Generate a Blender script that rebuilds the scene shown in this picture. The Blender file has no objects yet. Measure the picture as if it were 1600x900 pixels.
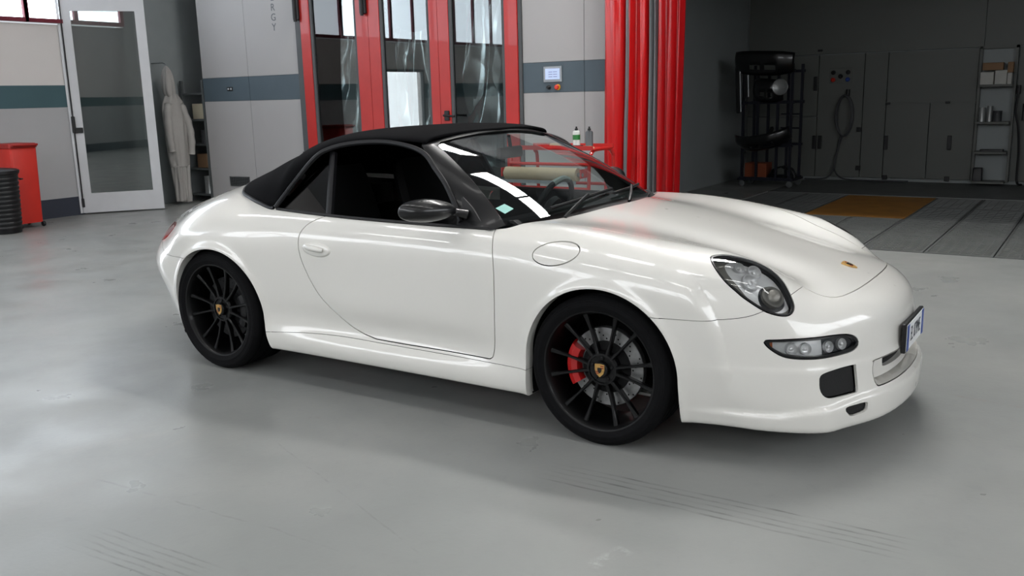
import bpy, math, random
import numpy as np
from mathutils import Matrix, Vector
random.seed(4)
rng = np.random.default_rng(7)
scene = bpy.context.scene
COL = scene.collection

# ------------------------------------------------------------------ camera
CAM = (1.70319, -4.04594, 1.44774); YAW, PITCH, ROLL = -0.585216, 0.208649, -0.025541; FPX = 1420.36
def camera_axes():
    cy, sy, cp, sp = math.cos(YAW), math.sin(YAW), math.cos(PITCH), math.sin(PITCH)
    f = Vector((sy*cp, cy*cp, -sp)); r = Vector((cy, -sy, 0)); u = r.cross(f)
    cr, sr = math.cos(ROLL), math.sin(ROLL)
    return cr*r + sr*u, -sr*r + cr*u, f
_r, _u, _f = camera_axes()
cam_data = bpy.data.cameras.new('camera'); cam = bpy.data.objects.new('camera', cam_data); COL.objects.link(cam)
cam_data.sensor_width = 36.0; cam_data.lens = FPX/1600*36.0; cam_data.clip_end = 200
M = Matrix((( _r.x, _u.x, -_f.x, CAM[0]), (_r.y, _u.y, -_f.y, CAM[1]), (_r.z, _u.z, -_f.z, CAM[2]), (0, 0, 0, 1)))
cam.matrix_world = M
scene.camera = cam

# ------------------------------------------------------------------ world, exposure
scene.view_settings.view_transform = 'Standard'; scene.view_settings.look = 'None'
scene.view_settings.gamma = 1.0; scene.view_settings.use_curve_mapping = False
scene.view_settings.exposure = -0.48
cy = scene.cycles
cy.max_bounces = 7; cy.diffuse_bounces = 3; cy.glossy_bounces = 4; cy.transmission_bounces = 4; cy.transparent_max_bounces = 12; cy.caustics_reflective = False; cy.caustics_refractive = False
world = bpy.data.worlds.new('world'); scene.world = world; world.use_nodes = True
wbg = world.node_tree.nodes['Background']; wbg.inputs[0].default_value = (.9, .94, 1, 1); wbg.inputs[1].default_value = 1.0
LEFT_LIGHT = 8.0
WINDOW_LIGHT = 7.2      # brightness of the overcast daylight seen in the hall's windows
GATE_LIGHT = 8.0
ROOF_STRIP = 108.0
ROOF_FILL = 13.0

# ------------------------------------------------------------------ materials
MATS = {}
def new_mat(name):
    m = bpy.data.materials.new(name); m.use_nodes = True
    nt = m.node_tree; b = nt.nodes['Principled BSDF']
    MATS[name] = m
    return m, nt, b
def rgb(c):
    if isinstance(c, str):
        c = [int(c[i:i+2], 16)/255 for i in (0, 2, 4)]
        c = [(v/12.92 if v <= .04045 else ((v+.055)/1.055)**2.4) for v in c]
    return (*c[:3], 1)
def mat(name, c, rough=.5, metal=0., coat=0., var=.06, vscale=6., bump=0., bscale=60., spec=.5, emit=None, estr=0., trans=0., ior=1.45, alpha=1.):
    """Principled material with a slight procedural variation of its colour and, if asked, a fine relief."""
    m, nt, b = new_mat(name)
    c = rgb(c); L = nt.links.new
    b.inputs['Roughness'].default_value = rough; b.inputs['Metallic'].default_value = metal
    b.inputs['Specular IOR Level'].default_value = spec; b.inputs['IOR'].default_value = ior
    b.inputs['Coat Weight'].default_value = coat; b.inputs['Coat Roughness'].default_value = .03
    b.inputs['Transmission Weight'].default_value = trans; b.inputs['Alpha'].default_value = alpha
    tc = nt.nodes.new('ShaderNodeTexCoord')
    if var > 0:
        n = nt.nodes.new('ShaderNodeTexNoise'); n.inputs['Scale'].default_value = vscale; n.inputs['Detail'].default_value = 5
        L(tc.outputs['Object'], n.inputs['Vector'])
        r = nt.nodes.new('ShaderNodeMapRange'); r.inputs[3].default_value = 1-var; r.inputs[4].default_value = 1+var
        r.inputs[1].default_value = .3; r.inputs[2].default_value = .7
        L(n.outputs['Fac'], r.inputs[0])
        mx = nt.nodes.new('ShaderNodeMix'); mx.data_type = 'RGBA'; mx.blend_type = 'MULTIPLY'; mx.inputs[0].default_value = 1
        mx.inputs[6].default_value = c; L(r.outputs[0], mx.inputs[7]); L(mx.outputs[2], b.inputs['Base Color'])
    else:
        b.inputs['Base Color'].default_value = c
    if bump > 0:
        n2 = nt.nodes.new('ShaderNodeTexNoise'); n2.inputs['Scale'].default_value = bscale; n2.inputs['Detail'].default_value = 3
        L(tc.outputs['Object'], n2.inputs['Vector'])
        bp = nt.nodes.new('ShaderNodeBump'); bp.inputs['Strength'].default_value = bump; bp.inputs['Distance'].default_value = .01
        L(n2.outputs['Fac'], bp.inputs['Height']); L(bp.outputs[0], b.inputs['Normal'])
    if emit is not None:
        b.inputs['Emission Color'].default_value = rgb(emit); b.inputs['Emission Strength'].default_value = estr
    return m
def glass_mat(name, tint, reflect=.06, rough=.0, density=.0):
    """Thin pane: see-through with a tint, with a mirror reflection that grows at grazing angles."""
    m, nt, b = new_mat(name); L = nt.links.new
    nt.nodes.remove(b)
    out = nt.nodes['Material Output']
    t = nt.nodes.new('ShaderNodeBsdfTransparent'); t.inputs[0].default_value = rgb(tint)
    g = nt.nodes.new('ShaderNodeBsdfGlossy'); g.inputs['Roughness'].default_value = rough; g.inputs[0].default_value = (1, 1, 1, 1)
    fr = nt.nodes.new('ShaderNodeFresnel'); fr.inputs[0].default_value = 1.45
    ma = nt.nodes.new('ShaderNodeMath'); ma.operation = 'MULTIPLY_ADD'; ma.inputs[1].default_value = 1.0; ma.inputs[2].default_value = reflect - .034
    L(fr.outputs[0], ma.inputs[0])
    mx = nt.nodes.new('ShaderNodeMixShader'); L(ma.outputs[0], mx.inputs[0]); L(t.outputs[0], mx.inputs[1]); L(g.outputs[0], mx.inputs[2])
    L(mx.outputs[0], out.inputs[0])
    return m

# ------------------------------------------------------------------ object helpers
def prop(o, label=None, cat=None, group=None, kind=None):
    if label: o['label'] = label
    if cat: o['category'] = cat
    if group: o['group'] = group
    if kind: o['kind'] = kind
    return o
def thing(name, label, cat, loc=(0, 0, 0), rz=0., group=None):
    o = bpy.data.objects.new(name, None); COL.objects.link(o); o.empty_display_size = .1
    o.location = loc; o.rotation_euler = (0, 0, rz)
    return prop(o, label, cat, group)
def mesh(name, V, F, m=None, smooth=False, normals=None, angle=None):
    me = bpy.data.meshes.new(name)
    V = np.asarray(V, dtype=np.float32)
    if isinstance(F, np.ndarray):
        k = F.shape[1]; nf = len(F)
        me.vertices.add(len(V)); me.vertices.foreach_set('co', V.ravel())
        me.loops.add(nf*k); me.polygons.add(nf)
        me.loops.foreach_set('vertex_index', F.astype(np.int32).ravel())
        me.polygons.foreach_set('loop_start', np.arange(0, nf*k, k, dtype=np.int32))
        me.update(calc_edges=True); me.validate()
    else:
        me.from_pydata(V.tolist(), [], F)
    if m is not None: me.materials.append(MATS[m] if isinstance(m, str) else m)
    if smooth or normals is not None:
        me.polygons.foreach_set('use_smooth', np.ones(len(me.polygons), dtype=bool))
    if normals is not None: me.normals_split_custom_set_from_vertices(np.asarray(normals, dtype=np.float32).tolist())
    elif angle is not None:
        me.set_sharp_from_angle(angle=math.radians(angle))
    me.update()
    return me
def link(name, me, parent=None, loc=None, rot=None):
    o = bpy.data.objects.new(name, me); COL.objects.link(o)
    if parent is not None: o.parent = parent
    if loc is not None: o.location = loc
    if rot is not None: o.rotation_euler = rot
    return o
def obj(name, VF, m, parent=None, smooth=False, angle=35, loc=None, rot=None):
    V, F = VF
    return link(name, mesh(name, V, F, m, smooth, None, angle if smooth else None), parent, loc, rot)
def struct(name, VF, m, parent=None, **k):
    o = obj(name, VF, m, parent, **k)
    if parent is None: o['kind'] = 'structure'
    return o
def join(*parts):
    V, F, n = [], [], 0
    for v, f in parts:
        V += [tuple(q) for q in v]; F += [tuple(i+n for i in q) for q in f]; n += len(v)
    return V, F
def xf(VF, loc=(0, 0, 0), rot=(0, 0, 0), sc=(1, 1, 1)):
    from mathutils import Euler
    m = Matrix.LocRotScale(Vector(loc), Euler(rot), Vector(sc))
    V = [tuple(m @ Vector(v)) for v in VF[0]]; F = VF[1]
    if sc[0]*sc[1]*sc[2] < 0: F = [tuple(reversed(f)) for f in F]
    return V, F
def box(x0, x1, y0, y1, z0, z1, bev=0.):
    if x0 > x1: x0, x1 = x1, x0
    if y0 > y1: y0, y1 = y1, y0
    if z0 > z1: z0, z1 = z1, z0
    if bev <= 0:
        V = [(x, y, z) for z in (z0, z1) for y in (y0, y1) for x in (x0, x1)]
        return V, [(0, 2, 3, 1), (4, 5, 7, 6), (0, 1, 5, 4), (2, 6, 7, 3), (0, 4, 6, 2), (1, 3, 7, 5)]
    b = min(bev, (x1-x0)*.49, (y1-y0)*.49, (z1-z0)*.49)
    import bmesh
    bm = bmesh.new(); vs = [bm.verts.new(v) for v in box(x0, x1, y0, y1, z0, z1)[0]]
    for f in [(0, 2, 3, 1), (4, 5, 7, 6), (0, 1, 5, 4), (2, 6, 7, 3), (0, 4, 6, 2), (1, 3, 7, 5)]: bm.faces.new([vs[i] for i in f])
    bmesh.ops.bevel(bm, geom=bm.edges[:], offset=b, segments=2, affect='EDGES', profile=.5)
    bm.verts.index_update()
    V = [tuple(v.co) for v in bm.verts]; F = [tuple(v.index for v in f.verts) for f in bm.faces]; bm.free()
    return V, F
def lathe(prof, n=48, a0=0., a1=2*math.pi, closed=True):
    """Revolve (r, h) profile about the Z axis."""
    full = abs(a1-a0-2*math.pi) < 1e-6
    m = n if full else n+1
    V = []; F = []; k = len(prof)
    for i in range(m):
        a = a0+(a1-a0)*i/n; c, s = math.cos(a), math.sin(a)
        V += [(r*c, r*s, h) for r, h in prof]
    for i in range(n):
        j = (i+1) % m
        for q in range(k-1):
            F.append((i*k+q, j*k+q, j*k+q+1, i*k+q+1))
    return V, F
def tube(path, r, n=8, caps=True, closed=False):
    P = [Vector(q) for q in path]; V = []; F = []
    R = [float(q) for q in r] if isinstance(r, (list, tuple)) else [float(r)]*len(P)
    up = None
    for i, q in enumerate(P):
        if closed: t = P[(i+1) % len(P)]-P[i-1]
        else: t = (P[min(i+1, len(P)-1)]-P[max(i-1, 0)])
        t.normalize()
        if up is None:
            up = Vector((0, 0, 1)) if abs(t.z) < .9 else Vector((1, 0, 0))
        a = t.cross(up); a.normalize(); b = a.cross(t); up = b
        for k in range(n):
            an = 2*math.pi*k/n; V.append(tuple(q+R[i]*(math.cos(an)*a+math.sin(an)*b)))
    m = len(P)
    for i in range(m if closed else m-1):
        j = (i+1) % m
        for k in range(n):
            l = (k+1) % n; F.append((i*n+k, i*n+l, j*n+l, j*n+k))
    if caps and not closed:
        F.append(tuple(range(n))); F.append(tuple(reversed(range((m-1)*n, m*n))))
    return V, F
def prism(poly, h0, h1, axis='z'):
    """Extrude a 2D polygon: axis z -> (x, y), axis y -> (x, z), axis x -> (y, z)."""
    n = len(poly)
    def P(a, b, h): return {'z': (a, b, h), 'y': (a, h, b), 'x': (h, a, b)}[axis]
    V = [P(a, b, h0) for a, b in poly]+[P(a, b, h1) for a, b in poly]
    F = [tuple(range(n)), tuple(reversed(range(n, 2*n)))]+[(i, n+i, n+(i+1) % n, (i+1) % n) for i in range(n)]
    return fix(V, F)
def fix(V, F):
    import bmesh
    bm = bmesh.new(); vs = [bm.verts.new(v) for v in V]
    for f in F:
        try: bm.faces.new([vs[i] for i in f])
        except ValueError: pass
    bmesh.ops.recalc_face_normals(bm, faces=bm.faces[:]); bm.verts.index_update()
    V = [tuple(v.co) for v in bm.verts]; F = [tuple(v.index for v in f.verts) for f in bm.faces]; bm.free()
    return V, F
def catmull(pts, n=8, closed=False):
    P = np.asarray(pts, float); m = len(P); out = []
    seg = m if closed else m-1
    for i in range(seg):
        if closed: a, b, c, d = P[i-1], P[i], P[(i+1) % m], P[(i+2) % m]
        else: a, b, c, d = P[max(i-1, 0)], P[i], P[i+1], P[min(i+2, m-1)]
        for k in range(n):
            t = k/n
            out.append(.5*((2*b)+(-a+c)*t+(2*a-5*b+4*c-d)*t*t+(-a+3*b-3*c+d)*t**3))
    if not closed: out.append(P[-1])
    return np.array(out)
def grid_faces(nu, nv, wrap=False):
    i = np.arange(nu-1)[:, None]; j = np.arange(nv if wrap else nv-1)[None, :]; jn = (j+1) % nv
    return np.stack([(i*nv+j), (i*nv+jn), ((i+1)*nv+jn), ((i+1)*nv+j)], -1).reshape(-1, 4)
def text_mesh(body, size, m, name, parent, loc, rot, depth=.001, align='CENTER', spacing=1.):
    cu = bpy.data.curves.new(name, 'FONT'); cu.body = body; cu.size = size; cu.extrude = depth
    cu.align_x = align; cu.align_y = 'CENTER'; cu.space_character = spacing; cu.resolution_u = 3
    t = bpy.data.objects.new('tmp', cu); COL.objects.link(t)
    dg = bpy.context.evaluated_depsgraph_get(); me = bpy.data.meshes.new_from_object(t.evaluated_get(dg))
    bpy.data.objects.remove(t); bpy.data.curves.remove(cu)
    me.name = name; me.materials.clear(); me.materials.append(MATS[m])
    return link(name, me, parent, loc, rot)

# ------------------------------------------------------------------ car materials
mat('car_paint', 'dddbd5', .30, coat=1., var=.008, vscale=3)
mat('soft_top_fabric', '0d0d0f', .95, var=.1, vscale=40, bump=.35, bscale=900, spec=.1)
mat('gloss_black', '08080a', .32, coat=.3, var=.05)
mat('frame_black', '0b0b0d', .36, coat=.1, var=.05, spec=.35)
mat('satin_black', '0d0d0f', .48, var=.08)
mat('seal_rubber', '121215', .5, spec=.35, var=.08)
mat('tyre_rubber', '0a0a0c', .85, spec=.2, var=.12, vscale=14, bump=.15, bscale=90)
mat('wheel_black', '030304', .42, coat=.1, spec=.35, var=.1)
mat('brake_steel', '8a8a8a', .38, metal=.8, var=.2, vscale=30)
mat('caliper_red', 'b01a1a', .35, coat=.4)
mat('dark_void', '060607', .9, var=.05)
mat('grille_black', '0b0b0c', .7, var=.2, bump=.3, bscale=300)
mat('interior_black', '0d0d0f', .75, var=.1)
mat('interior_grey', '2a2b2d', .7, var=.1)
mat('rim_highlight', 'a9b3ae', .4, var=.06)
mat('silver_reflector', 'f0f0f0', .28, metal=.35, var=.05, vscale=20)
mat('lamp_bezel_grey', '77756f', .35, metal=.3, var=.06)
mat('lamp_dark', '2e3033', .3, var=.1)
mat('amber_plastic', 'd06a20', .3, var=.05)
mat('tail_red', '9a1418', .15, coat=1., var=.06)
mat('gold_badge', 'c09858', .4, metal=.4, var=.15, vscale=80)
mat('badge_red', '8a2018', .4, var=.05)
mat('badge_dark', '1a1510', .5, var=.05)
mat('plate_white', 'dcdfe0', .4, var=.03)
mat('plate_blue', '2c4a9a', .4, var=.03)
mat('plate_ink', '3a3d44', .5, var=.0)
mat('sticker_teal', '8fc4bb', .6, var=.05)
mat('mirror_face', '9aa0a4', .05, metal=1., var=.0)
glass_mat('windscreen_glass', (.56, .64, .63), .055)
glass_mat('side_glass', (.30, .33, .34), .07)
glass_mat('lamp_glass', (.95, .96, .96), .07)


# ------------------------------------------------------------------ the hall
YB, XL, XR, YF, ZC = 4.82, -10.05, 7.5, -9.0, 6.4          # booth front, left wall, right wall, wall behind the camera, ceiling
mat('wall_white', 'd3cfcc', .75, var=.03, vscale=1.5)
mat('wall_grey', 'a9aaab', .75, var=.03, vscale=1.5)
mat('passage_grey', '84898a', .75, var=.03)
mat('upper_wall_grey', '55585a', .8, var=.04)
mat('wall_teal', '3f5a60', .7, var=.05, vscale=2)
mat('base_blue', '2f3440', .7, var=.05)
mat('panel_grey', 'a3a1a0', .55, var=.025, vscale=1.2)
mat('panel_band', '4a575f', .55, var=.03)
mat('panel_edge', '6e7274', .5, var=.04)
mat('ceiling_white', '8a8c8e', .8, var=.03)
mat('booth_wall', '8f9494', .6, var=.04, vscale=1.)
mat('booth_panel', '626460', .55, var=.04, vscale=1.)
mat('booth_trim', '3c3e40', .6, var=.05)
mat('red_paint', 'b2241f', .4, coat=.2, var=.05)
mat('window_red', '6e2030', .5, var=.05)
mat('frame_white', 'c4c6c9', .4, var=.03)
mat('gasket_grey', '4d5052', .6, var=.05)
mat('black_plastic', '101113', .45, var=.08)
mat('black_metal', '14151a', .4, metal=.3, var=.1)
mat('steel', '8d9092', .35, metal=.9, var=.1, vscale=12)
mat('daylight_pane', 'ffffff', .5, var=0, emit=(.93, .965, 1.0), estr=WINDOW_LIGHT)
mat('side_daylight', 'ffffff', .5, var=0, emit=(.80, .90, 1.0), estr=LEFT_LIGHT)
mat('gate_daylight', 'ffffff', .5, var=0, emit=(.90, .95, 1.0), estr=GATE_LIGHT)
mat('roof_and_fill_pane', 'ffffff', .5, var=0, emit=(1.0, .985, .96), estr=ROOF_FILL)
mat('roof_strip', 'ffffff', .5, var=0, emit=(1.0, .985, .96), estr=ROOF_STRIP)
glass_mat('door_glass', (.66, .70, .69), .13)
glass_mat('booth_glass', (.72, .76, .76), .05)

def floor_material():
    m, nt, b = new_mat('painted_concrete'); L = nt.links.new; N = nt.nodes.new
    tc = N('ShaderNodeTexCoord'); sx = N('ShaderNodeSeparateXYZ'); L(tc.outputs['Object'], sx.inputs[0])
    def noise(scale, detail=5, rough=.55, vec=None, stretch=None):
        n = N('ShaderNodeTexNoise'); n.inputs['Scale'].default_value = scale; n.inputs['Detail'].default_value = detail; n.inputs['Roughness'].default_value = rough
        if stretch:
            mp = N('ShaderNodeMapping'); mp.inputs['Scale'].default_value = stretch[0]; mp.inputs['Rotation'].default_value = (0, 0, stretch[1]); L(tc.outputs['Object'], mp.inputs[0]); L(mp.outputs[0], n.inputs['Vector'])
        else: L(tc.outputs['Object'], n.inputs['Vector'])
        return n.outputs['Fac']
    def mr(s, a, b_, c, d, smooth=True):
        r = N('ShaderNodeMapRange'); r.interpolation_type = 'SMOOTHSTEP' if smooth else 'LINEAR'
        for i, v in enumerate((a, b_, c, d)): r.inputs[i+1].default_value = v
        L(s, r.inputs[0]); return r.outputs[0]
    def math_(op, a, b_=None):
        n = N('ShaderNodeMath'); n.operation = op
        for i, v in enumerate((a, b_)):
            if v is None: continue
            if isinstance(v, (int, float)): n.inputs[i].default_value = v
            else: L(v, n.inputs[i])
        return n.outputs[0]
    def band(s, lo, hi, soft): return math_('MULTIPLY', mr(s, lo-soft, lo+soft, 0, 1), mr(s, hi-soft, hi+soft, 1, 0))
    def mixc(fac, a, b_):
        n = N('ShaderNodeMix'); n.data_type = 'RGBA'
        L(fac, n.inputs[0])
        for i, v in ((6, a), (7, b_)):
            if isinstance(v, tuple): n.inputs[i].default_value = v
            else: L(v, n.inputs[i])
        return n.outputs[2]
    big = noise(.7, 6); fine = noise(14, 6, .6)
    col = mixc(mr(big, .35, .65, 0, 1), rgb('858785'), rgb('8e8f8c'))
    col = mixc(math_('MULTIPLY', mr(fine, .52, .72, 0, 1), .18), col, rgb('7b7d7c'))
    x, y = sx.outputs[0], sx.outputs[1]
    def marks(xa, xb, ya, yb, n, wob, strength, ang=0.):
        nonlocal col
        yy = math_('ADD', y, math_('MULTIPLY', x, -math.tan(ang)))
        yy = math_('ADD', yy, math_('MULTIPLY', math_('SUBTRACT', noise(3, 2), .5), wob))
        per = (yb-ya)/n
        ph = math_('FRACT', math_('MULTIPLY', math_('SUBTRACT', yy, ya), 1/per))
        line = band(ph, .33, .62, .12)
        mk = math_('MULTIPLY', math_('MULTIPLY', line, band(yy, ya, yb, .004)), band(x, xa, xb, .09))
        mk = math_('MULTIPLY', mk, mr(noise(5, 5, .7, stretch=((1, 9, 1), 0)), .40, .66, .08, 1))
        col = mixc(math_('MULTIPLY', mk, strength), col, rgb('4c4d4c'))
    marks(.02, 1.22, -1.275, -1.085, 5, .012, .75, .03)
    marks(-1.08, -.60, -2.50, -2.32, 6, .03, .55, .04)
    def streak(xa, ya, xb, yb, w, c, s, soft=.5, wob=.02):
        nonlocal col
        d = math.hypot(xb-xa, yb-ya); cx, cy = (xb-xa)/d, (yb-ya)/d
        u = math_('ADD', math_('MULTIPLY', math_('SUBTRACT', x, xa), cx), math_('MULTIPLY', math_('SUBTRACT', y, ya), cy))
        v = math_('ADD', math_('MULTIPLY', math_('SUBTRACT', x, xa), -cy), math_('MULTIPLY', math_('SUBTRACT', y, ya), cx))
        v = math_('ADD', v, math_('MULTIPLY', math_('SUBTRACT', noise(4, 4), .5), wob))
        mk = math_('MULTIPLY', band(u, 0, d, d*.06), band(v, -w, w, w*soft))
        mk = math_('MULTIPLY', mk, mr(noise(9, 5, .7), .40, .62, 0, 1))
        col = mixc(math_('MULTIPLY', mk, s), col, rgb(c))
    streak(-1.55, -2.65, -1.62, -1.55, .022, '8c8b88', .6, .6, .03)
    streak(-1.53, -2.14, -.35, -2.08, .005, '777876', .6, .5, .05)
    streak(-1.2, -1.52, -.10, -1.95, .004, '757674', .55, .5, .03)
    streak(1.15, .54, 2.3, .40, .010, '857c74', .5, .6, .03)
    streak(.45, -1.75, .50, -1.60, .022, 'c2c4c3', .5, .9, .03)
    streak(-1.33, -1.21, -1.22, -1.15, .014, '7c7773', .6, .6, .03)
    streak(-1.95, -2.05, -1.75, -1.65, .03, '94928e', .5, .8, .06)
    # scattered specks
    vo = N('ShaderNodeTexVoronoi'); vo.inputs['Scale'].default_value = 2.6; L(tc.outputs['Object'], vo.inputs['Vector'])
    sp = math_('MULTIPLY', mr(vo.outputs['Distance'], .008, .013, 1, 0), mr(noise(1.3, 2), .52, .6, 0, 1))
    col = mixc(math_('MULTIPLY', sp, .6), col, rgb('5b5b5a'))
    L(col, b.inputs['Base Color'])
    rg = mr(noise(2.2, 5), .3, .7, .27, .42); L(rg, b.inputs['Roughness'])
    b.inputs['Specular IOR Level'].default_value = .34
    bp = N('ShaderNodeBump'); bp.inputs['Strength'].default_value = .12; bp.inputs['Distance'].default_value = .004
    L(noise(45, 4), bp.inputs['Height']); L(bp.outputs[0], b.inputs['Normal'])
floor_material()
BX0, BX1, BY1, BZ = -3.5, 4.6, 10.9, 3.15                   # open booth: sides, back, ceiling
floor = struct('floor', box(XL, XR, YF, YB-.3, -.12, 0), 'painted_concrete')
struct('ceiling', box(XL-.2, XR+.2, YF-.2, 11.6, ZC, ZC+.15), 'ceiling_white')
struct('floor_far', join(box(XL-1.8, BX0, YB-.3, 11, -.12, 0), box(BX1, XR, YB-.3, 11, -.12, 0)), 'painted_concrete')

def window_strip(name, axis, at, a0, a1, z0, z1, n, inward, pane='daylight_pane', frame='window_red', fw=.05):
    """A band of windows in a wall: frame bars round n daylit panes. axis 'x' = wall at x=at running along y."""
    o = None
    def bx(p0, p1, q0, q1, d0, d1):
        d0, d1 = at+inward*d0, at+inward*d1
        return box(d0, d1, p0, p1, q0, q1) if axis == 'x' else box(p0, p1, d0, d1, q0, q1)
    o = struct(name, join(bx(a0, a1, z0-fw, z0, -.03, .06), bx(a0, a1, z1, z1+fw, -.03, .06), bx(a0-fw, a0, z0-fw, z1+fw, -.03, .06), bx(a1, a1+fw, z0-fw, z1+fw, -.03, .06)), frame)
    st = (a1-a0)/n
    for i in range(n):
        obj('window_pane', bx(a0+i*st, a0+(i+1)*st, z0, z1, 0, .01), pane, o)
        if i: obj('mullion', bx(a0+i*st-fw*.6, a0+i*st+fw*.6, z0, z1, -.02, .05), frame, o)
    return o
# left wall in painted bands, with a passage beyond the booth's corner
wl = struct('wall_left', join(box(XL-.2, XL, YF, -.95, 0, 2.50), box(XL-.2, XL, .15, 7.2, 0, 2.50), box(XL-.2, XL, -.95, .15, 1.95, 2.50), box(XL-.2, XL, YF, 7.2, 3.95, ZC), box(XL-.2, XL, 4.02, 7.2, 2.5, 3.95), box(XL-.2, XL, YF, -8.3, 2.5, 3.95)), 'wall_white')
for y0, y1 in ((YF, -1.02), (.22, 3.12)):
    obj('painted_dado', box(XL, XL+.006, y0, y1, .25, 1.443), 'wall_grey', wl)
    obj('painted_band', box(XL, XL+.008, y0, y1, 1.443, 1.728), 'wall_teal', wl)
    obj('painted_base', box(XL, XL+.010, y0, y1, 0, .25), 'base_blue', wl)
obj('passage_lining', box(XL, XL+.006, 4.02, 7.2, 0, 3.3), 'passage_grey', wl)
obj('passage_lining', box(XL, XL+.006, 3.12, 4.02, 0, 2.5), 'passage_grey', wl)
struct('ceiling_passage_shade', join(box(XL, -9.40, 4.05, 7.2, 3.3, 3.36), box(XL, -9.40, 7.15, 7.25, 0, 3.3)), 'passage_grey')  # unseen ceiling added to darken the passage
ys = [3.98, 2.63, 1.28, -.07, -1.42, -2.77, -4.12, -5.47, -6.82]
for i, y in enumerate(ys):
    window_strip('window_%d' % (i+1), 'x', XL, y-1.35+.03, y-.03, 2.57, 3.88, 2, 1, 'side_daylight')
g = struct('door_1', join(box(XL, XL+.06, -1.0, -.95, 0, 2.0), box(XL, XL+.06, .15, .20, 0, 2.0), box(XL, XL+.06, -1.0, .20, 1.95, 2.0)), 'gasket_grey')
obj('daylit_opening', box(XL-.10, XL-.09, -.95, .15, 0, 1.95), 'gate_daylight', g)
# hall walls and roof windows out of the picture
wr = struct('wall_right', join(box(XR, XR+.2, YF, -5.7, 2.5, 4.5), box(XR, XR+.2, YF, 11.4, 0, 2.5), box(XR, XR+.2, YF, 11.4, 4.5, ZC), box(XR, XR+.2, 4.4, 11.4, 2.5, 4.5)), 'wall_white')
obj('painted_dado', box(XR-.006, XR, YF, YB, .25, 1.443), 'wall_grey', wr); obj('painted_band', box(XR-.008, XR, YF, YB, 1.443, 1.728), 'wall_teal', wr); obj('painted_base', box(XR-.010, XR, YF, YB, 0, .25), 'base_blue', wr)
for i in range(1, 4): window_strip('window_%d' % (40+i), 'x', XR, -8.9+i*3.3, -8.9+i*3.3+3.2, 2.56, 4.44, 3, -1)
wf = struct('wall_front', join(box(XL, XR, YF-.2, YF, 0, 2.6), box(XL, XR, YF-.2, YF, 4.5, ZC), box(4.05, XR, YF-.2, YF, 2.6, 4.5)), 'wall_white')
obj('painted_dado', box(XL, XR, YF, YF+.006, .25, 1.443), 'wall_grey', wf); obj('painted_band', box(XL, XR, YF, YF+.008, 1.443, 1.728), 'wall_teal', wf); obj('painted_base', box(XL, XR, YF, YF+.010, 0, .25), 'base_blue', wf)
for i in range(4): window_strip('window_%d' % (20+i), 'y', YF, -9.6+i*3.4, -9.6+i*3.4+3.3, 2.66, 4.44, 3, 1)
struct('wall_upper', box(XL, XR, YB+.05, YB+.2, 3.25, ZC), 'upper_wall_grey')
# roof lights: glazed ceiling strips; the two camera-side rows are added overhead fill
k_ = 0
for ya, xs_ in ((3.95, (-3.75,)), (2.60, (-1.75, -.48)), (-1.9, (-7.9, -5.85, -3.8, -1.75, .3, 2.3, 4.3)), (-6.3, (-7.9, -5.85, -3.8, -1.75, .3, 2.3, 4.3))):  # strip nearest the booth added out of line for its windscreen reflection
    for xa in xs_:
        k_ += 1; ln = .85 if ya > 3 else (1.4 if xa < -2 else 1.2)
        o = struct('trim_%d' % k_, join(box(xa-.04, xa+ln+.04, ya-.04, ya, ZC-.08, ZC), box(xa-.04, xa+ln+.04, ya+.55, ya+.59, ZC-.08, ZC), box(xa-.04, xa, ya, ya+.55, ZC-.08, ZC), box(xa+ln, xa+ln+.04, ya, ya+.55, ZC-.08, ZC)), 'frame_white')
        obj('roof_and_fill_pane', box(xa, xa+ln, ya, ya+.55, ZC-.03, ZC-.02), 'roof_strip' if ya > 0 else 'roof_and_fill_pane', o)

# booth front wall of steel panels with a dark band
wb = struct('wall_back', join(box(-9.45, -7.45, YB+.01, YB+.10, 0, 3.25), box(-7.45, -3.95, YB+.01, YB+.10, 2.96, 3.25), box(-3.95, -2.55, YB+.01, YB+.10, 0, 3.25), box(-2.55, BX1, YB+.01, YB+.10, BZ-.05, 3.25), box(-9.45, -9.40, YB+.10, 7.0, 0, 3.25), box(BX1, XR, YB+.01, YB+.10, 0, 3.25)), 'panel_edge')
def wall_panels(x0, x1):
    obj('panel', box(x0+.003, x1-.003, YB-.012, YB+.012, 0.02, 1.468), 'panel_grey', wb)
    obj('band_panel', box(x0+.003, x1-.003, YB-.012, YB+.012, 1.472, 1.796), 'panel_band', wb)
    obj('panel', box(x0+.003, x1-.003, YB-.012, YB+.012, 1.80, 3.24), 'panel_grey', wb)
wall_panels(-9.45, -8.47); wall_panels(-8.47, -7.47); wall_panels(-3.94, -3.157); wall_panels(-3.157, -2.56)
obj('corner_post', box(-7.47, -7.37, YB-.03, YB+.04, 0, 2.96), 'gasket_grey', wb)
obj('corner_post', box(-3.985, -3.945, YB-.03, YB+.04, 0, 2.96), 'gasket_grey', wb)
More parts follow.
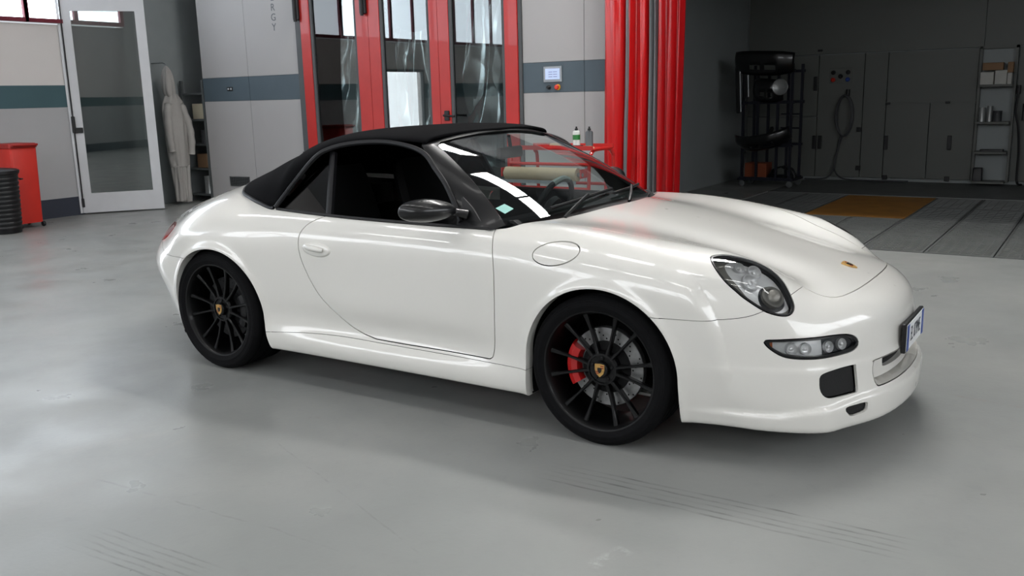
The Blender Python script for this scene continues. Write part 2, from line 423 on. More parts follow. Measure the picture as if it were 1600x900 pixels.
# lettering on the panel, one letter under the other
mat('letter_grey', '55585c', .5, var=0)
sg = thing('wall_lettering', 'small grey capital letters ENERGY stacked upright on the grey panel left of the red doors', 'sign', (-7.885, YB-.013, 2.40))
for i, ch in enumerate('YGRENE'):
    text_mesh(ch, .135, 'letter_grey', 'letter', sg, (0, 0, .02+i*.128), (math.pi/2, 0, 0), .001)
sk = thing('wall_socket', 'tiny double socket set in the dark band of the grey panel', 'socket', (-8.875, YB-.012, 1.61))
obj('plate', box(-.06, .06, -.006, 0, 0, .055, .003), 'black_plastic', sk)
for dx in (-.028, .028): obj('outlet', xf(lathe([(.014, 0), (.014, .004), (.010, .004), (.009, .001), (.0004, .001)], 14), (dx, -.006, .0275), (math.pi/2, 0, 0)), 'frame_white', sk)
vt = thing('vent_grille', 'low metal vent grille in the grey panel behind the car tail', 'vent', (-8.83, YB-.012, .26))
obj('frame', join(box(-.21, .21, -.008, 0, 0, .015), box(-.21, .21, -.008, 0, .125, .14), box(-.21, -.195, -.008, 0, 0, .14), box(.195, .21, -.008, 0, 0, .14)), 'steel', vt)
obj('backing', box(-.20, .20, -.002, -.0005, .01, .13), 'dark_void', vt)
for i in range(9): obj('slat', box(-.195, .195, -.007, -.002, .020+i*.012, .026+i*.012), 'steel', vt)
for i in range(10): obj('bar', box(-.178+i*.039, -.172+i*.039, -.0075, -.002, .015, .125), 'steel', vt)

# red booth doors with tall panes
def booth_door(n, xa, xb, ga, gb, hinge_x=None, handle_x=None):
    d = struct('door_%d' % n, join(box(xa, ga-.04, YB-.045, YB+.02, .02, 2.94), box(gb+.04, xb, YB-.045, YB+.02, .02, 2.94)), 'red_paint')
    obj('rail', box(ga-.04, gb+.04, YB-.044, YB+.019, .02, .42), 'red_paint', d)
    obj('rail', box(ga-.04, gb+.04, YB-.044, YB+.019, 2.80, 2.94), 'red_paint', d)
    for q in (box(ga-.04, ga, YB-.035, YB+.012, .42, 2.80), box(gb, gb+.04, YB-.035, YB+.012, .42, 2.80)): obj('gasket', q, 'gasket_grey', d)
    obj('pane', box(ga, gb, YB-.012, YB-.006, .42, 2.80), 'booth_glass', d)
    if hinge_x is not None:
        for z in (.5, 2.48):
            obj('hinge', join(box(hinge_x-.05, hinge_x+.05, YB-.085, YB-.045, z, z+.26, .012), xf(lathe([(.022, 0), (.022, .30), (.0003, .30)], 12), (hinge_x, YB-.09, z-.02))), 'black_plastic', d)
    if handle_x is not None:
        obj('handle', join(box(handle_x-.035, handle_x+.035, YB-.065, YB-.045, 1.17, 1.29, .008), tube([(handle_x, YB-.06, 1.235), (handle_x, YB-.12, 1.235), (handle_x+.17, YB-.13, 1.225)], .013, 8)), 'black_plastic', d)
booth_door(2, -7.36, -6.188, -7.155, -6.425, -7.40)
booth_door(3, -6.182, -5.105, -5.965, -5.27, -6.235)
booth_door(4, -5.099, -3.99, -4.905, -4.20, None, -5.005)
# crumpled clear film hanging behind the panes
def film_material():
    m, nt, b = new_mat('clear_film'); L = nt.links.new; nt.nodes.remove(b); out = nt.nodes['Material Output']
    t = nt.nodes.new('ShaderNodeBsdfTransparent'); t.inputs[0].default_value = (.93, .94, .94, 1)
    g = nt.nodes.new('ShaderNodeBsdfGlossy'); g.inputs['Roughness'].default_value = .20
    lw = nt.nodes.new('ShaderNodeLayerWeight'); lw.inputs[0].default_value = .55
    mx = nt.nodes.new('ShaderNodeMixShader'); L(lw.outputs['Fresnel'], mx.inputs[0]); L(t.outputs[0], mx.inputs[1]); L(g.outputs[0], mx.inputs[2])
    df = nt.nodes.new('ShaderNodeBsdfDiffuse'); df.inputs[0].default_value = (.7, .72, .74, 1)
    m2 = nt.nodes.new('ShaderNodeMixShader'); m2.inputs[0].default_value = .09; L(mx.outputs[0], m2.inputs[1]); L(df.outputs[0], m2.inputs[2]); L(m2.outputs[0], out.inputs[0])
film_material()
for q, (xa, xb, zt, tip, lab) in enumerate(((-7.14, -6.44, 2.42, .75, 'crumpled clear film behind the pane of the leftmost red door'), (-5.95, -5.28, 2.36, .2, 'crumpled clear film behind the pane of the middle red door'), (-4.89, -4.22, 2.60, .3, 'crumpled clear film behind the pane of the rightmost red door'))):
    nu, nv = 60, 110; r2 = np.random.default_rng(q+11)
    S, T2 = np.meshgrid(np.linspace(0, 1, nu), np.linspace(0, 1, nv))
    def creases(n, ax, ay):
        """Sharp ridged height: distance to the nearest of n scattered points, stretched."""
        c = r2.uniform(-.1, 1.1, (n, 2)); d = np.full(S.shape, 9.)
        for cx, cy_ in c: d = np.minimum(d, np.hypot((S-cx)*ax, (T2-cy_)*ay))
        return d
    Y = YB+.10+.16*creases(7, 1.0, 1.5)+.07*creases(22, 1.2, 1.4)+.05*np.abs(np.sin(7*(S-tip)*(1.4-T2)+4*T2))
    X = xa+(xb-xa)*S; Zf = zt-.12*np.sin(math.pi*S)*(1 if q != 2 else -1)-(zt-.5)*T2
    V = np.stack([X, Y, Zf], -1).reshape(-1, 3)
    o = link('plastic_film', mesh('plastic_film', np.array(V), grid_faces(nv, nu), 'clear_film', smooth=True))
    prop(o, lab, 'plastic film', 'films behind the red doors')
# closed booth behind the red doors
struct('wall_closed_booth', join(box(-7.75, -7.7, YB+.1, 9.6, 0, 3.0), box(-3.66, -3.55, YB+.1, 9.6, 0, 3.0), box(-7.7, -3.6, 9.6, 9.7, 0, 3.0), box(-7.75, -3.55, YB+.1, 9.7, 3.0, 3.05)), 'booth_wall')
# unit on the wall beside the doors
ub = thing('wall_unit', 'small pale topped box on the wall right of the red doors just above the roof', 'box', (-4.06, YB-.14, 1.03))
obj('case', box(-.10, .115, 0, .125, 0, .085, .006), 'black_plastic', ub)
obj('lid', box(-.12, .06, -.01, .125, .085, .10, .003), 'frame_white', ub)
# control panel
mat('screen_blue', 'aebfe0', .3, var=.03, emit=(.62, .72, .95), estr=.35)
mat('screen_text', '7a88b0', .5, var=0)
mat('stop_red', 'c8321f', .4); mat('stop_yellow', 'd8a42a', .5)
cp = thing('control_panel', 'small touch screen control panel with two knobs in the dark wall band', 'control panel', (-3.55, YB-.012, 1.58))
obj('bezel', box(-.118, .118, -.012, 0, 0, .172, .004), 'steel', cp)
obj('screen', box(-.092, .092, -.0145, -.011, .030, .146), 'screen_blue', cp)
for dx, w_ in ((-.05, .05), (.01, .05)):
    for i in range(3): obj('screen_row', box(dx, dx+w_, -.0152, -.0144, .055+i*.026, .062+i*.026), 'screen_text', cp)
kn = lathe([(.024, 0), (.024, .012), (.018, .020), (.018, .034), (.015, .038), (.0004, .038)], 20)
obj('selector_knob', xf(kn, (-.052, -.001, -.055), (math.pi/2, 0, 0)), 'black_plastic', cp)
obj('stop_collar', xf(lathe([(.032, 0), (.032, .006), (.0004, .006)], 24), (.062, -.001, -.055), (math.pi/2, 0, 0)), 'stop_yellow', cp)
obj('stop_button', xf(lathe([(.014, 0), (.014, .016), (.026, .020), (.027, .030), (.020, .036), (.0004, .037)], 24), (.062, -.004, -.055), (math.pi/2, 0, 0)), 'stop_red', cp)

# red strip curtain gathered at the booth's opening
def vinyl(name, c, trans):
    m, nt, b = new_mat(name); b.inputs['Base Color'].default_value = rgb(c); b.inputs['Roughness'].default_value = .22
    b.inputs['Specular IOR Level'].default_value = .6
    t = nt.nodes.new('ShaderNodeBsdfTranslucent'); t.inputs[0].default_value = rgb(c)
    mx = nt.nodes.new('ShaderNodeMixShader'); mx.inputs[0].default_value = trans
    nt.links.new(b.outputs[0], mx.inputs[1]); nt.links.new(t.outputs[0], mx.inputs[2]); nt.links.new(mx.outputs[0], nt.nodes['Material Output'].inputs[0])
vinyl('red_vinyl', 'cc181a', .25)
vinyl('dark_red_vinyl', 'a81216', .2)
vinyl('clear_vinyl', '7b7d80', .3)
ct = thing('strip_curtain', 'red vinyl curtain gathered in folds beside the open booth', 'curtain', (-2.37, 4.60, .03))
def fold_sheet(xs, ys, xt=None, yt=None, z1=3.05, n=26, th=.004):
    """A hanging sheet whose plan changes from top (xt, yt) to bottom (xs, ys)."""
    B = catmull(list(zip(xs, ys)), 8); T = catmull(list(zip(xt or xs, yt or ys)), 8); V = []
    for j in range(n):
        t = j/(n-1)
        for i, (b, a) in enumerate(zip(B, T)):
            q = b+(a-b)*t; w_ = .012*math.sin(i*.55+4*t)*math.sin(3.1*t+i*.2)
            V.append((q[0]+w_*.3, q[1]+w_, z1*t))
    return V, [tuple(f) for f in grid_faces(n, len(B)).tolist()]
def cpart(nm, VF, m):
    o = obj(nm, VF, m, ct, True, 80); md = o.modifiers.new('thick', 'SOLIDIFY'); md.thickness = .004; return o
cpart('fold', fold_sheet([-.43, -.40, -.33, -.27, -.215], [.03, -.07, -.10, -.06, .04], [-.43, -.38, -.30, -.22, -.165], [.03, -.07, -.10, -.07, .03]), 'red_vinyl')
cpart('clear_strip', fold_sheet([-.225, -.205, -.18], [.03, -.03, -.02], [-.175, -.15, -.125], [.02, -.04, -.03]), 'clear_vinyl')
cpart('fold', fold_sheet([-.185, -.12, -.03, .02, .06], [-.02, .05, -.07, -.05, .05], [-.13, -.07, .0, .05, .08], [-.03, .05, -.06, -.05, .05]), 'red_vinyl')
cpart('clear_strip', fold_sheet([.055, .085, .12, .15, .175], [.04, -.05, .0, -.06, -.01], [.075, .10, .13, .155, .18], [.04, -.05, .0, -.06, -.01]), 'clear_vinyl')
cpart('fold', fold_sheet([.17, .21, .26, .31, .35, .385, .40], [-.01, -.09, -.05, -.10, -.03, -.07, .03], [.175, .22, .28, .34, .39, .43, .45], [-.01, -.09, -.05, -.10, -.03, -.07, .03]), 'dark_red_vinyl')
obj('curtain_rail', box(-.46, 6.9, -.02, .03, 3.05, 3.09), 'steel', ct)

# ------------------------------------------------------------------ open white glazed door at the left
ang = math.atan2(3.93-3.09, -9.43+10.04)
gd = struct('door_5', join(box(0, .125, -.025, .025, .02, 2.95), box(.915, 1.04, -.025, .025, .02, 2.95), box(.125, .915, -.025, .025, .02, .285), box(.125, .915, -.025, .025, 2.68, 2.95)), 'frame_white', loc=(-10.03, 3.09, 0), rot=(0, 0, ang))
obj('pane', box(.125, .915, -.004, .004, .285, 2.68), 'door_glass', gd)
obj('edge_seal', box(-.035, -.004, -.028, .030, .02, 2.95), 'frame_white', gd)
obj('lock_rod', tube([(.012, -.032, .12), (.012, -.032, 2.9)], .009, 6), 'black_plastic', gd)
obj('rod_end', box(-.005, .03, -.045, -.024, .10, .22, .006), 'black_plastic', gd)
obj('handle', join(box(-.01, .035, -.055, -.024, 1.10, 1.32, .008), box(.02, .12, -.065, -.04, 1.10, 1.17, .008)), 'black_plastic', gd)

# red trolley and black ribbed bin by the left wall
rt = thing('waste_trolley', 'tall red plastic bin on small castors by the left wall', 'bin', (-9.55, 2.0, 0))
def taper_box(w0, d0, w1, d1, z0, z1, bev=.03, n=5):
    V = []; k = 0
    def ringp(w, d, z, r):
        P = []
        for cx, cy, a0 in ((w-r, d-r, 0), (-w+r, d-r, 90), (-w+r, -d+r, 180), (w-r, -d+r, 270)):
            for i in range(n): a = math.radians(a0+90*i/(n-1)); P.append((cx+r*math.cos(a), cy+r*math.sin(a), z))
        return P
    rows = [ringp(w0, d0, z0, bev), ringp(w1, d1, z1-bev*.5, bev), ringp(w1-bev*.2, d1-bev*.2, z1-bev*.12, bev), ringp(w1-bev*.5, d1-bev*.5, z1, bev*.8)]
    V = [q for r in rows for q in r]; m = len(rows[0])
    return fix(V, [tuple(f) for f in grid_faces(len(rows), m, True).tolist()]+[tuple(range(m)), tuple(range(3*m, 4*m))])
mat('red_plastic', 'c22a1e', .45, var=.05); mat('dark_red_plastic', '96201a', .5, var=.05)
obj('bin_body', taper_box(.19, .145, .21, .165, .06, .98), 'red_plastic', rt, True)
obj('lid', taper_box(.218, .175, .215, .172, .975, 1.03, .03), 'dark_red_plastic', rt, True)
obj('lid_handle', tube([(.20, -.15, 1.0), (.255, -.15, 1.01), (.255, .15, 1.01), (.20, .15, 1.0)], .014, 8), 'dark_red_plastic', rt, True)
for dx in (-.16, .17):
    for dy in (-.14, .15): obj('castor', xf(lathe([(.0004, -.015), (.03, -.015), (.033, 0), (.03, .015), (.0004, .015)], 16), (dx, dy, .033), (math.pi/2, 0, 0)), 'black_plastic', rt, True)
bb = thing('ribbed_bin', 'black ribbed waste bin standing in front of the red bin', 'bin', (-9.22, 1.60, 0))
prof = [(.0004, .004), (.165, .004), (.17, .02)]
for i in range(12): z = .05+i*.052; r = .172+.028*i/12; prof += [(r, z), (r+.007, z+.012), (r+.007, z+.026), (r, z+.038)]
prof += [(.205, .69), (.218, .70), (.218, .725), (.200, .725), (.195, .70), (.19, .60)]
obj('drum', lathe(prof, 32), 'black_plastic', bb, True)
obj('lid', lathe([(.222, .715), (.222, .735), (.19, .752), (.08, .765), (.0004, .767)], 32), 'black_plastic', bb, True)
for sgn in (-1, 1): obj('grip', xf(tube([(-.05, 0, 0), (-.05, .03, .0), (.05, .03, 0), (.05, 0, 0)], .010, 6), (0, sgn*.215, .62), (0, 0, 0 if sgn > 0 else math.pi)), 'black_plastic', bb, True)

# white painter's overall hung in the passage
mat('overall_white', '9c9995', .85, var=.06, vscale=5, bump=.25, bscale=25)
ov = thing('hanging_overall', 'crumpled white hooded overall hanging in the passage beside the glazed door', 'overall', (-9.72, 4.47, .03))
ov.scale = (1, .84, 1.04)
def cloth_column(prof, seed, n=44, amp=.02, folds=7):
    r3 = np.random.default_rng(seed); ph = r3.uniform(0, 6.28, 6); V = []
    Z = catmull(prof, 6)
    for j, (z, cy, ry, rx) in enumerate(Z):
        for i in range(n):
            a = 2*math.pi*i/n
            f = 1+amp/max(ry, .05)*(math.sin(folds*a+ph[0]+1.3*z)+.6*math.sin((folds+4)*a+ph[1]-2.2*z*3)+.5*abs(math.sin(9*z+2*a+ph[2])))
            V.append((rx*f*math.cos(a), cy+ry*f*math.sin(a), z))
    m = len(Z)
    return fix(V, [tuple(f) for f in grid_faces(m, n, True).tolist()]+[tuple(range(n)), tuple(range((m-1)*n, m*n))])
obj('garment', cloth_column([(.50, .015, .155, .09), (.62, .005, .17, .10), (.85, -.005, .19, .11), (1.10, -.01, .20, .11), (1.30, -.01, .19, .10), (1.42, -.015, .14, .09), (1.50, -.02, .07, .06)], 5, amp=.016), 'overall_white', ov, True, 180)
obj('trouser_leg', cloth_column([(.02, -.035, .075, .06), (.10, -.035, .085, .065), (.30, -.04, .085, .07), (.52, -.055, .09, .08)], 6, amp=.012, folds=5), 'overall_white', ov, True, 180)
obj('trouser_leg', cloth_column([(.0, .085, .07, .06), (.08, .085, .08, .065), (.28, .085, .085, .07), (.52, .08, .09, .08)], 7, amp=.012, folds=5), 'overall_white', ov, True, 180)
obj('hood', cloth_column([(1.44, -.03, .075, .06), (1.52, -.055, .095, .07), (1.64, -.065, .095, .075), (1.76, -.07, .075, .06), (1.85, -.075, .03, .03), (1.88, -.075, .008, .008)], 8, amp=.010, folds=4), 'overall_white', ov, True, 180)
def sleeve(path, rs, seed):
    P = catmull(path, 6); r3 = np.random.default_rng(seed); R = np.interp(np.linspace(0, 1, len(P)), np.linspace(0, 1, len(rs)), rs)*(1+.10*np.sin(np.arange(len(P))*1.7+seed))
    return tube(P, list(R), 14)
obj('sleeve', sleeve([(.03, -.13, 1.36), (.07, -.20, 1.15), (.08, -.205, .90), (.09, -.19, .72)], [.06, .065, .06, .05], 2), 'overall_white', ov, True, 180)
obj('sleeve', sleeve([(.03, .11, 1.36), (.06, .20, 1.12), (.07, .235, .88), (.07, .215, .66)], [.06, .065, .06, .05], 4), 'overall_white', ov, True, 180)
obj('hook', tube([(-.34, -.075, 1.92), (-.06, -.075, 1.92), (0, -.075, 1.90), (.0, -.075, 1.87)], .008, 6), 'steel', ov, True)

# shelf unit with paint stores in the passage
mat('shelf_grey', '5b5f60', .5, metal=.3, var=.06); mat('carton_brown', '8d6e52', .8, var=.08); mat('paper_cream', 'c9c0a8', .8, var=.06); mat('tin_grey', '9b9d9c', .35, metal=.5, var=.08); mat('tin_dark', '3a3b3d', .5, var=.1); mat('white_card', 'bdbcb6', .8, var=.05)
SX, SY = -9.72, 5.18
sh = thing('storage_shelf', 'grey steel storage shelf half hidden behind the panel wall edge', 'shelf', (SX, SY, 0))
for dx in (-.24, .24):
    for dy in (-.36, .36): obj('post', box(dx-.018, dx+.018, dy-.018, dy+.018, 0, 1.78), 'shelf_grey', sh)
SZ = (.12, .50, .86, 1.22, 1.60)
for z in SZ: obj('shelf_board', box(-.25, .25, -.37, .37, z-.025, z), 'shelf_grey', sh)
def carton(name, x, y, z, w, d, h, m, label, group=None, cat='box', tape=True):
    t = thing(name, label, cat, (x, y, z), 0, group)
    obj('carton_body', box(-w/2, w/2, -d/2, d/2, 0, h, .004), m, t)
    obj('flap', box(-w/2+.002, w/2-.002, -d/2+.002, -.002, h, h+.003), m, t); obj('flap', box(-w/2+.002, w/2-.002, .002, d/2-.002, h, h+.003), m, t)
    return t
def tin(x, y, z, r, h, m, label, group=None):
    t = thing('paint_tin', label, 'tin', (x, y, z), 0, group)
    obj('can', lathe([(.0004, 0), (r, 0), (r, .006), (r*.98, .01), (r*.98, h-.01), (r, h-.006), (r, h), (r*.92, h), (r*.9, h-.006), (.0004, h-.006)], 24), m, t, True)
    obj('wire_handle', tube([(0, r*math.cos(a), h*.75+r*.8*math.sin(a)*-1) for a in np.linspace(0, math.pi, 12)], .002, 5), 'steel', t, True)
    return t
carton('carton', SX+.02, SY-.16, 1.222, .30, .26, .22, 'paper_cream', 'cream carton on the upper board of the passage shelf')
carton('carton', SX+.02, SY-.12, .502, .34, .30, .20, 'carton_brown', 'brown carton on the passage shelf below the dark tins')
for i, (dy, h) in enumerate(((-.25, .20), (-.06, .22), (.13, .20))):
    tin(SX+.10, SY+dy, .862, .085, h, 'tin_dark', ('dark tin nearest the overall on the passage shelf', 'taller dark tin in the middle of the passage shelf', 'dark tin deepest in on the passage shelf')[i], 'dark tins on the passage shelf')
for i, (dy, h) in enumerate(((-.26, .26), (-.06, .18), (.14, .22))):
    tin(SX+.10, SY+dy, .122, .09, h, 'tin_grey', ('tall pale tin at the front of the lowest passage shelf', 'short pale tin second on the lowest passage shelf', 'pale tin furthest back on the lowest passage shelf')[i], 'pale tins on the lowest passage shelf')

# ------------------------------------------------------------------ masking paper trolley behind the car
mat('kraft_paper', 'a5957c', .75, var=.05); mat('can_white', 'c8ccc8', .35, var=.04); mat('can_green', '2f7a3c', .4, var=.04); mat('can_grey', '4c4f52', .35, var=.06); mat('sponge_beige', 'c8b692', .9, var=.08, bump=.3, bscale=60)
TX, TY = -2.66, 3.45
tr = thing('masking_trolley', 'red tubular masking paper trolley behind the car windscreen', 'trolley', (TX, TY, 0))
for dx in (-.42, .42):
    obj('side_frame', tube(catmull([(dx, -.26, .06), (dx, -.24, .80), (dx, -.20, .91), (dx, -.12, .945), (dx, .12, .945), (dx, .20, .91), (dx, .24, .80), (dx, .26, .06)], 5), .017, 8), 'red_paint', tr, True)
    for dy in (-.26, .26): obj('castor', xf(lathe([(.0004, -.013), (.026, -.013), (.030, 0), (.026, .013), (.0004, .013)], 14), (dx, dy, .031), (math.pi/2, 0, 0)), 'black_plastic', tr, True)
for z, y in ((.82, -.25), (.60, -.255), (.30, -.26), (.60, .255), (.30, .26)): obj('cross_bar', tube([(-.42, y, z), (.42, y, z)], .015, 8), 'red_paint', tr, True)
tray = obj('tray', join(box(-.44, .44, -.20, .20, .944, .954), box(-.44, .44, -.205, -.195, .944, .985), box(-.44, .44, .195, .205, .944, .985)), 'red_paint', tr)
obj('cutter_bar', box(-.40, .40, -.458, -.446, .66, .69), 'steel', tr)
obj('lower_shelf', box(-.41, .41, -.25, .25, .29, .305), 'red_paint', tr)
ro = thing('paper_roll', 'roll of beige masking paper on the red trolley', 'paper roll', (TX, TY-.375, .74))
obj('roll', xf(lathe([(.02, -.38), (.06, -.38), (.06, .38), (.02, .38), (.02, -.38)], 28), (0, 0, 0), (0, math.pi/2, 0)), 'kraft_paper', ro, True)
obj('spindle', xf(lathe([(.0004, -.43), (.018, -.43), (.018, .43), (.0004, .43)], 12), (0, 0, 0), (0, math.pi/2, 0)), 'steel', ro, True)
for dx in (-.42, .42): obj('bracket', box(TX*0+dx-.006, dx+.006, -.03, .09, -.03, .05), 'red_paint', ro)
def spray_can(x, y, z, r, h, body, bandm, label):
    t = thing('spray_can', label, 'spray can', (x, y, z), 0, 'spray cans on the red trolley')
    obj('can', lathe([(.0004, 0), (r, 0), (r, .005), (r*.97, .008), (r*.97, h*.72), (r*.85, h*.78), (r*.45, h*.82), (.0004, h*.82)], 24), body, t, True)
    if bandm: obj('label_band', lathe([(r*.985, h*.38), (r*.985, h*.62), (r*.97, h*.62)], 24), bandm, t, True)
    obj('nozzle', lathe([(.0004, h*.80), (r*.42, h*.80), (r*.42, h*.90), (r*.22, h*.92), (r*.22, h), (.0004, h)], 14), 'black_plastic', t, True)
    return t
spray_can(-2.49, 3.43, .956, .036, .195, 'can_white', 'can_green', 'white spray can with green band on the red trolley')
spray_can(-2.355, 3.43, .956, .036, .195, 'can_grey', None, 'dark grey spray can on the right end of the red trolley')
o = obj('sponge', xf(taper_box(.10, .05, .09, .045, 0, .045, .02), (-2.63, 3.36, .957)), 'sponge_beige', None, True); prop(o, 'beige sponge at the left of the cans on the red trolley', 'sponge')
o = obj('folded_cloth', xf(taper_box(.075, .06, .07, .055, 0, .022, .02), (-2.345, 3.33, .957)), 'sponge_beige', None, True); prop(o, 'flat cream cloth on the right edge of the red trolley', 'cloth')
o = obj('sanding_block', xf(taper_box(.05, .03, .05, .03, 0, .028, .008), (-2.43, 3.33, .957)), 'black_plastic', None, True); prop(o, 'small black block between the cans on the red trolley', 'sanding block')

# ------------------------------------------------------------------ open preparation booth at the right
struct('wall_booth_left', box(BX0-.05, BX0, YB+.1, BY1+.1, -.12, BZ), 'booth_wall')
struct('wall_booth_right', box(BX1, BX1+.05, YB+.1, BY1+.1, -.12, BZ), 'booth_wall')
wbb = struct('wall_booth_back', box(BX0-.05, BX1+.05, BY1+.08, BY1+.18, -.12, BZ), 'booth_wall')
struct('ceiling_booth', box(BX0-.05, BX1+.05, YB+.1, BY1+.18, BZ, BZ+.05), 'booth_wall')
fb = struct('floor_booth', box(BX0, BX1, YB-.3, BY1+.1, -.12, -.03), 'booth_trim')
mat('grating_grey', '6a6c6b', .5, metal=.3, var=.12, vscale=3); mat('ochre_steel', '9a6a2c', .6, var=.15, vscale=4)
obj('floor_plate', box(BX0, -2.45, YB-.3, BY1+.08, -.03, 0), 'painted_concrete', fb)
obj('floor_plate', box(-2.44, 3.2, 8.98, BY1+.08, -.03, 0), 'grating_grey', fb)
gw, gl = .555, 1.09
def grating_mesh():
    parts = [box(0, gw-.012, 0, .03, -.03, 0), box(0, gw-.012, gl-.042, gl-.012, -.03, 0), box(0, .02, .03, gl-.042, -.03, 0), box(gw-.032, gw-.012, .03, gl-.042, -.03, 0)]
    for i in range(13): y = .06+i*.078; parts.append(box(.02, gw-.032, y, y+.042, -.028, -.002))
    for i in range(1, 6): x = i*gw/6; parts.append(box(x-.008, x+.002, .03, gl-.042, -.03, -.004))
    V, F = join(*parts); return mesh('grating', V, F, 'grating_grey')
gm = grating_mesh()
x0g = -.18-gw*4
for i in range(10):
    for j in range(4):
        x = x0g+i*gw; y = YB-.28+j*gl
        if i in (2, 3) and j in (2, 3): continue
        link('grating', gm, fb, (x, y, 0))
obj('ochre_cover', box(x0g+2*gw, x0g+4*gw-.012, YB-.28+2*gl, YB-.28+4*gl-.012, -.03, -.001, .004), 'ochre_steel', fb)
obj('floor_edge', box(-2.42, 3.4, YB-.30, YB-.283, -.03, .002), 'booth_trim', fb)
# back wall: cabinet doors with black pulls
Y0 = BY1
def cab(x0, x1, z0, z1): return obj('panel', box(x0+.006, x1-.006, Y0+.02, Y0+.08, z0+.006, z1-.006, .003), 'booth_panel', wbb)
for x0, x1, z0, z1 in ((-3.45, -2.31, 1.0, 1.95), (-3.45, -2.31, .05, 1.0), (-2.31, -1.62, .05, 1.95), (-1.62, -1.28, .05, 1.95), (-1.28, -.66, .05, 1.19), (-.66, -.045, .05, 1.19), (-1.28, -.045, 1.19, 1.95), (.46, 1.3, .05, 1.95), (1.3, 2.2, .05, 1.95), (2.2, 3.1, .05, 1.95), (3.1, 4.5, .05, 1.95)): cab(x0, x1, z0, z1)
obj('upper_panel', box(-3.45, .0, Y0+.03, Y0+.08, 1.96, BZ), 'booth_panel', wbb); obj('upper_panel', box(.01, 4.5, Y0+.03, Y0+.08, 1.96, BZ), 'booth_panel', wbb)
obj('ledge', box(-1.28, -.045, Y0+.0, Y0+.03, 1.18, 1.205), 'booth_panel', wbb)
for x, z, h in ((-1.25, .49, .21), (-.36, .495, .21), (-2.335, .49, .21), (-2.245, .49, .21), (-2.35, 1.40, .22)):
    obj('pull', box(x-.028, x+.028, Y0-.012, Y0+.02, z, z+h, .008), 'black_plastic', wbb)
for x, z in ((-1.655, .76), (-1.64, .165), (-2.30, 2.0), (-1.25, 1.17), (-.42, 1.17), (-1.24, .03), (-.36, .03)):
    obj('latch', box(x-.035, x+.035, Y0-.008, Y0+.02, z, z+(.07 if z < 1 else .03), .006), 'black_plastic', wbb)
# service sockets
sp = thing('service_panel', 'small service panel with sockets high on the booth back wall', 'socket panel', (-1.97, Y0+.02, 1.50))
obj('plate', box(-.17, .17, -.012, 0, 0, .24, .004), 'booth_panel', sp)
for dx, dz, m_ in ((-.11, .17, 'black_plastic'), (.11, .17, 'black_plastic'), (-.11, .06, 'stop_red'), (.11, .06, 'plate_blue'), (0, .11, 'black_plastic')):
    obj('socket', xf(lathe([(.032, 0), (.034, .02), (.028, .028), (.020, .012), (.0004, .012)], 16), (dx, -.012, dz), (math.pi/2, 0, 0)), m_, sp, True)
# coiled air hose
ah = thing('air_hose', 'coiled air hose hanging below the service panel', 'hose', (-1.87, Y0-.03, .01))
coil = []
for i in range(5*28):
    a = 2*math.pi*i/28; q = i/140; coil.append((.115*math.sin(a)*(1+.10*math.sin(q*9)), -.03+.045*q*math.cos(a*.5), 1.0+.32*math.cos(a)*(1-.06*q)))
obj('coil', tube(coil, .013, 6), 'tin_dark', ah, True)
obj('tail', tube(catmull([(-.05, 0, .70), (-.10, -.01, .40), (-.14, -.02, .16), (-.24, -.06, .03), (-.55, -.12, .014)], 8), .012, 6), 'tin_dark', ah, True)
obj('tail', tube(catmull([(-.02, 0, .69), (-.10, 0, .38), (-.11, -.02, .15), (.04, -.08, .03), (.40, -.14, .014), (1.0, -.10, .014)], 8), .012, 6), 'tin_dark', ah, True)
obj('coupling', tube([(.03, 0, 1.30), (.03, 0, 1.40)], .03, 10), 'black_plastic', ah, True)
# niche shelf with stores
ns = thing('niche_shelf', 'narrow open shelf set in the booth back wall', 'shelf', (.205, Y0-.02, 0))
obj('side', box(-.245, -.21, -.0, .10, .04, 1.97), 'booth_panel', ns); obj('side', box(.21, .245, .0, .10, .04, 1.97), 'booth_panel', ns)
obj('back', box(-.21, .21, .085, .10, .04, 1.95), 'booth_wall', ns); obj('top', box(-.245, .245, 0, .10, 1.93, 1.97), 'booth_panel', ns)
for z in (1.43, .91, .485, .06): obj('shelf_board', box(-.21, .21, -.20, .09, z-.03, z), 'booth_panel', ns)
for (dx, w_, h, m_, lab) in ((-.115, .17, .17, 'white_card', 'white carton at the lower left of the niche shelf top'), (.06, .15, .19, 'white_card', 'white carton in the middle of the niche shelf top'), (.17, .055, .15, 'white_card', 'slim white carton at the right of the niche shelf top')):
    carton('carton', .205+dx, Y0-.10, 1.431, w_, .15, h, m_, lab, 'cartons in the niche shelf')
carton('carton', .155, Y0-.10, 1.431+.198, .26, .15, .10, 'carton_brown', 'ochre carton lying on the white cartons in the niche', 'cartons in the niche shelf')
carton('carton', .376, Y0-.10, 1.431+.160, .07, .15, .14, 'carton_brown', 'brown carton at the right end of the niche shelf top', 'cartons in the niche shelf')
for dx, r, h, lab in ((-.15, .045, .20, 'tall grey tin on the middle niche shelf'), (-.05, .035, .22, 'thin grey tin on the middle niche shelf'), (.05, .06, .15, 'wide dark tin on the middle niche shelf')):
    tin(.205+dx, Y0-.10, .911, r, h, 'tin_dark' if r > .05 else 'tin_grey', lab, 'tins in the niche shelf')
o = obj('flat_tray', xf(taper_box(.15, .07, .15, .07, 0, .03, .01), (.22, Y0-.10, .486)), 'black_plastic', None, True); prop(o, 'flat black tray on the lower niche shelf', 'tray')
o = obj('dark_canister', xf(taper_box(.065, .06, .06, .055, 0, .19, .015), (.06, Y0-.10, .061)), 'black_plastic', None, True); prop(o, 'black canister at the bottom of the niche shelf', 'canister')
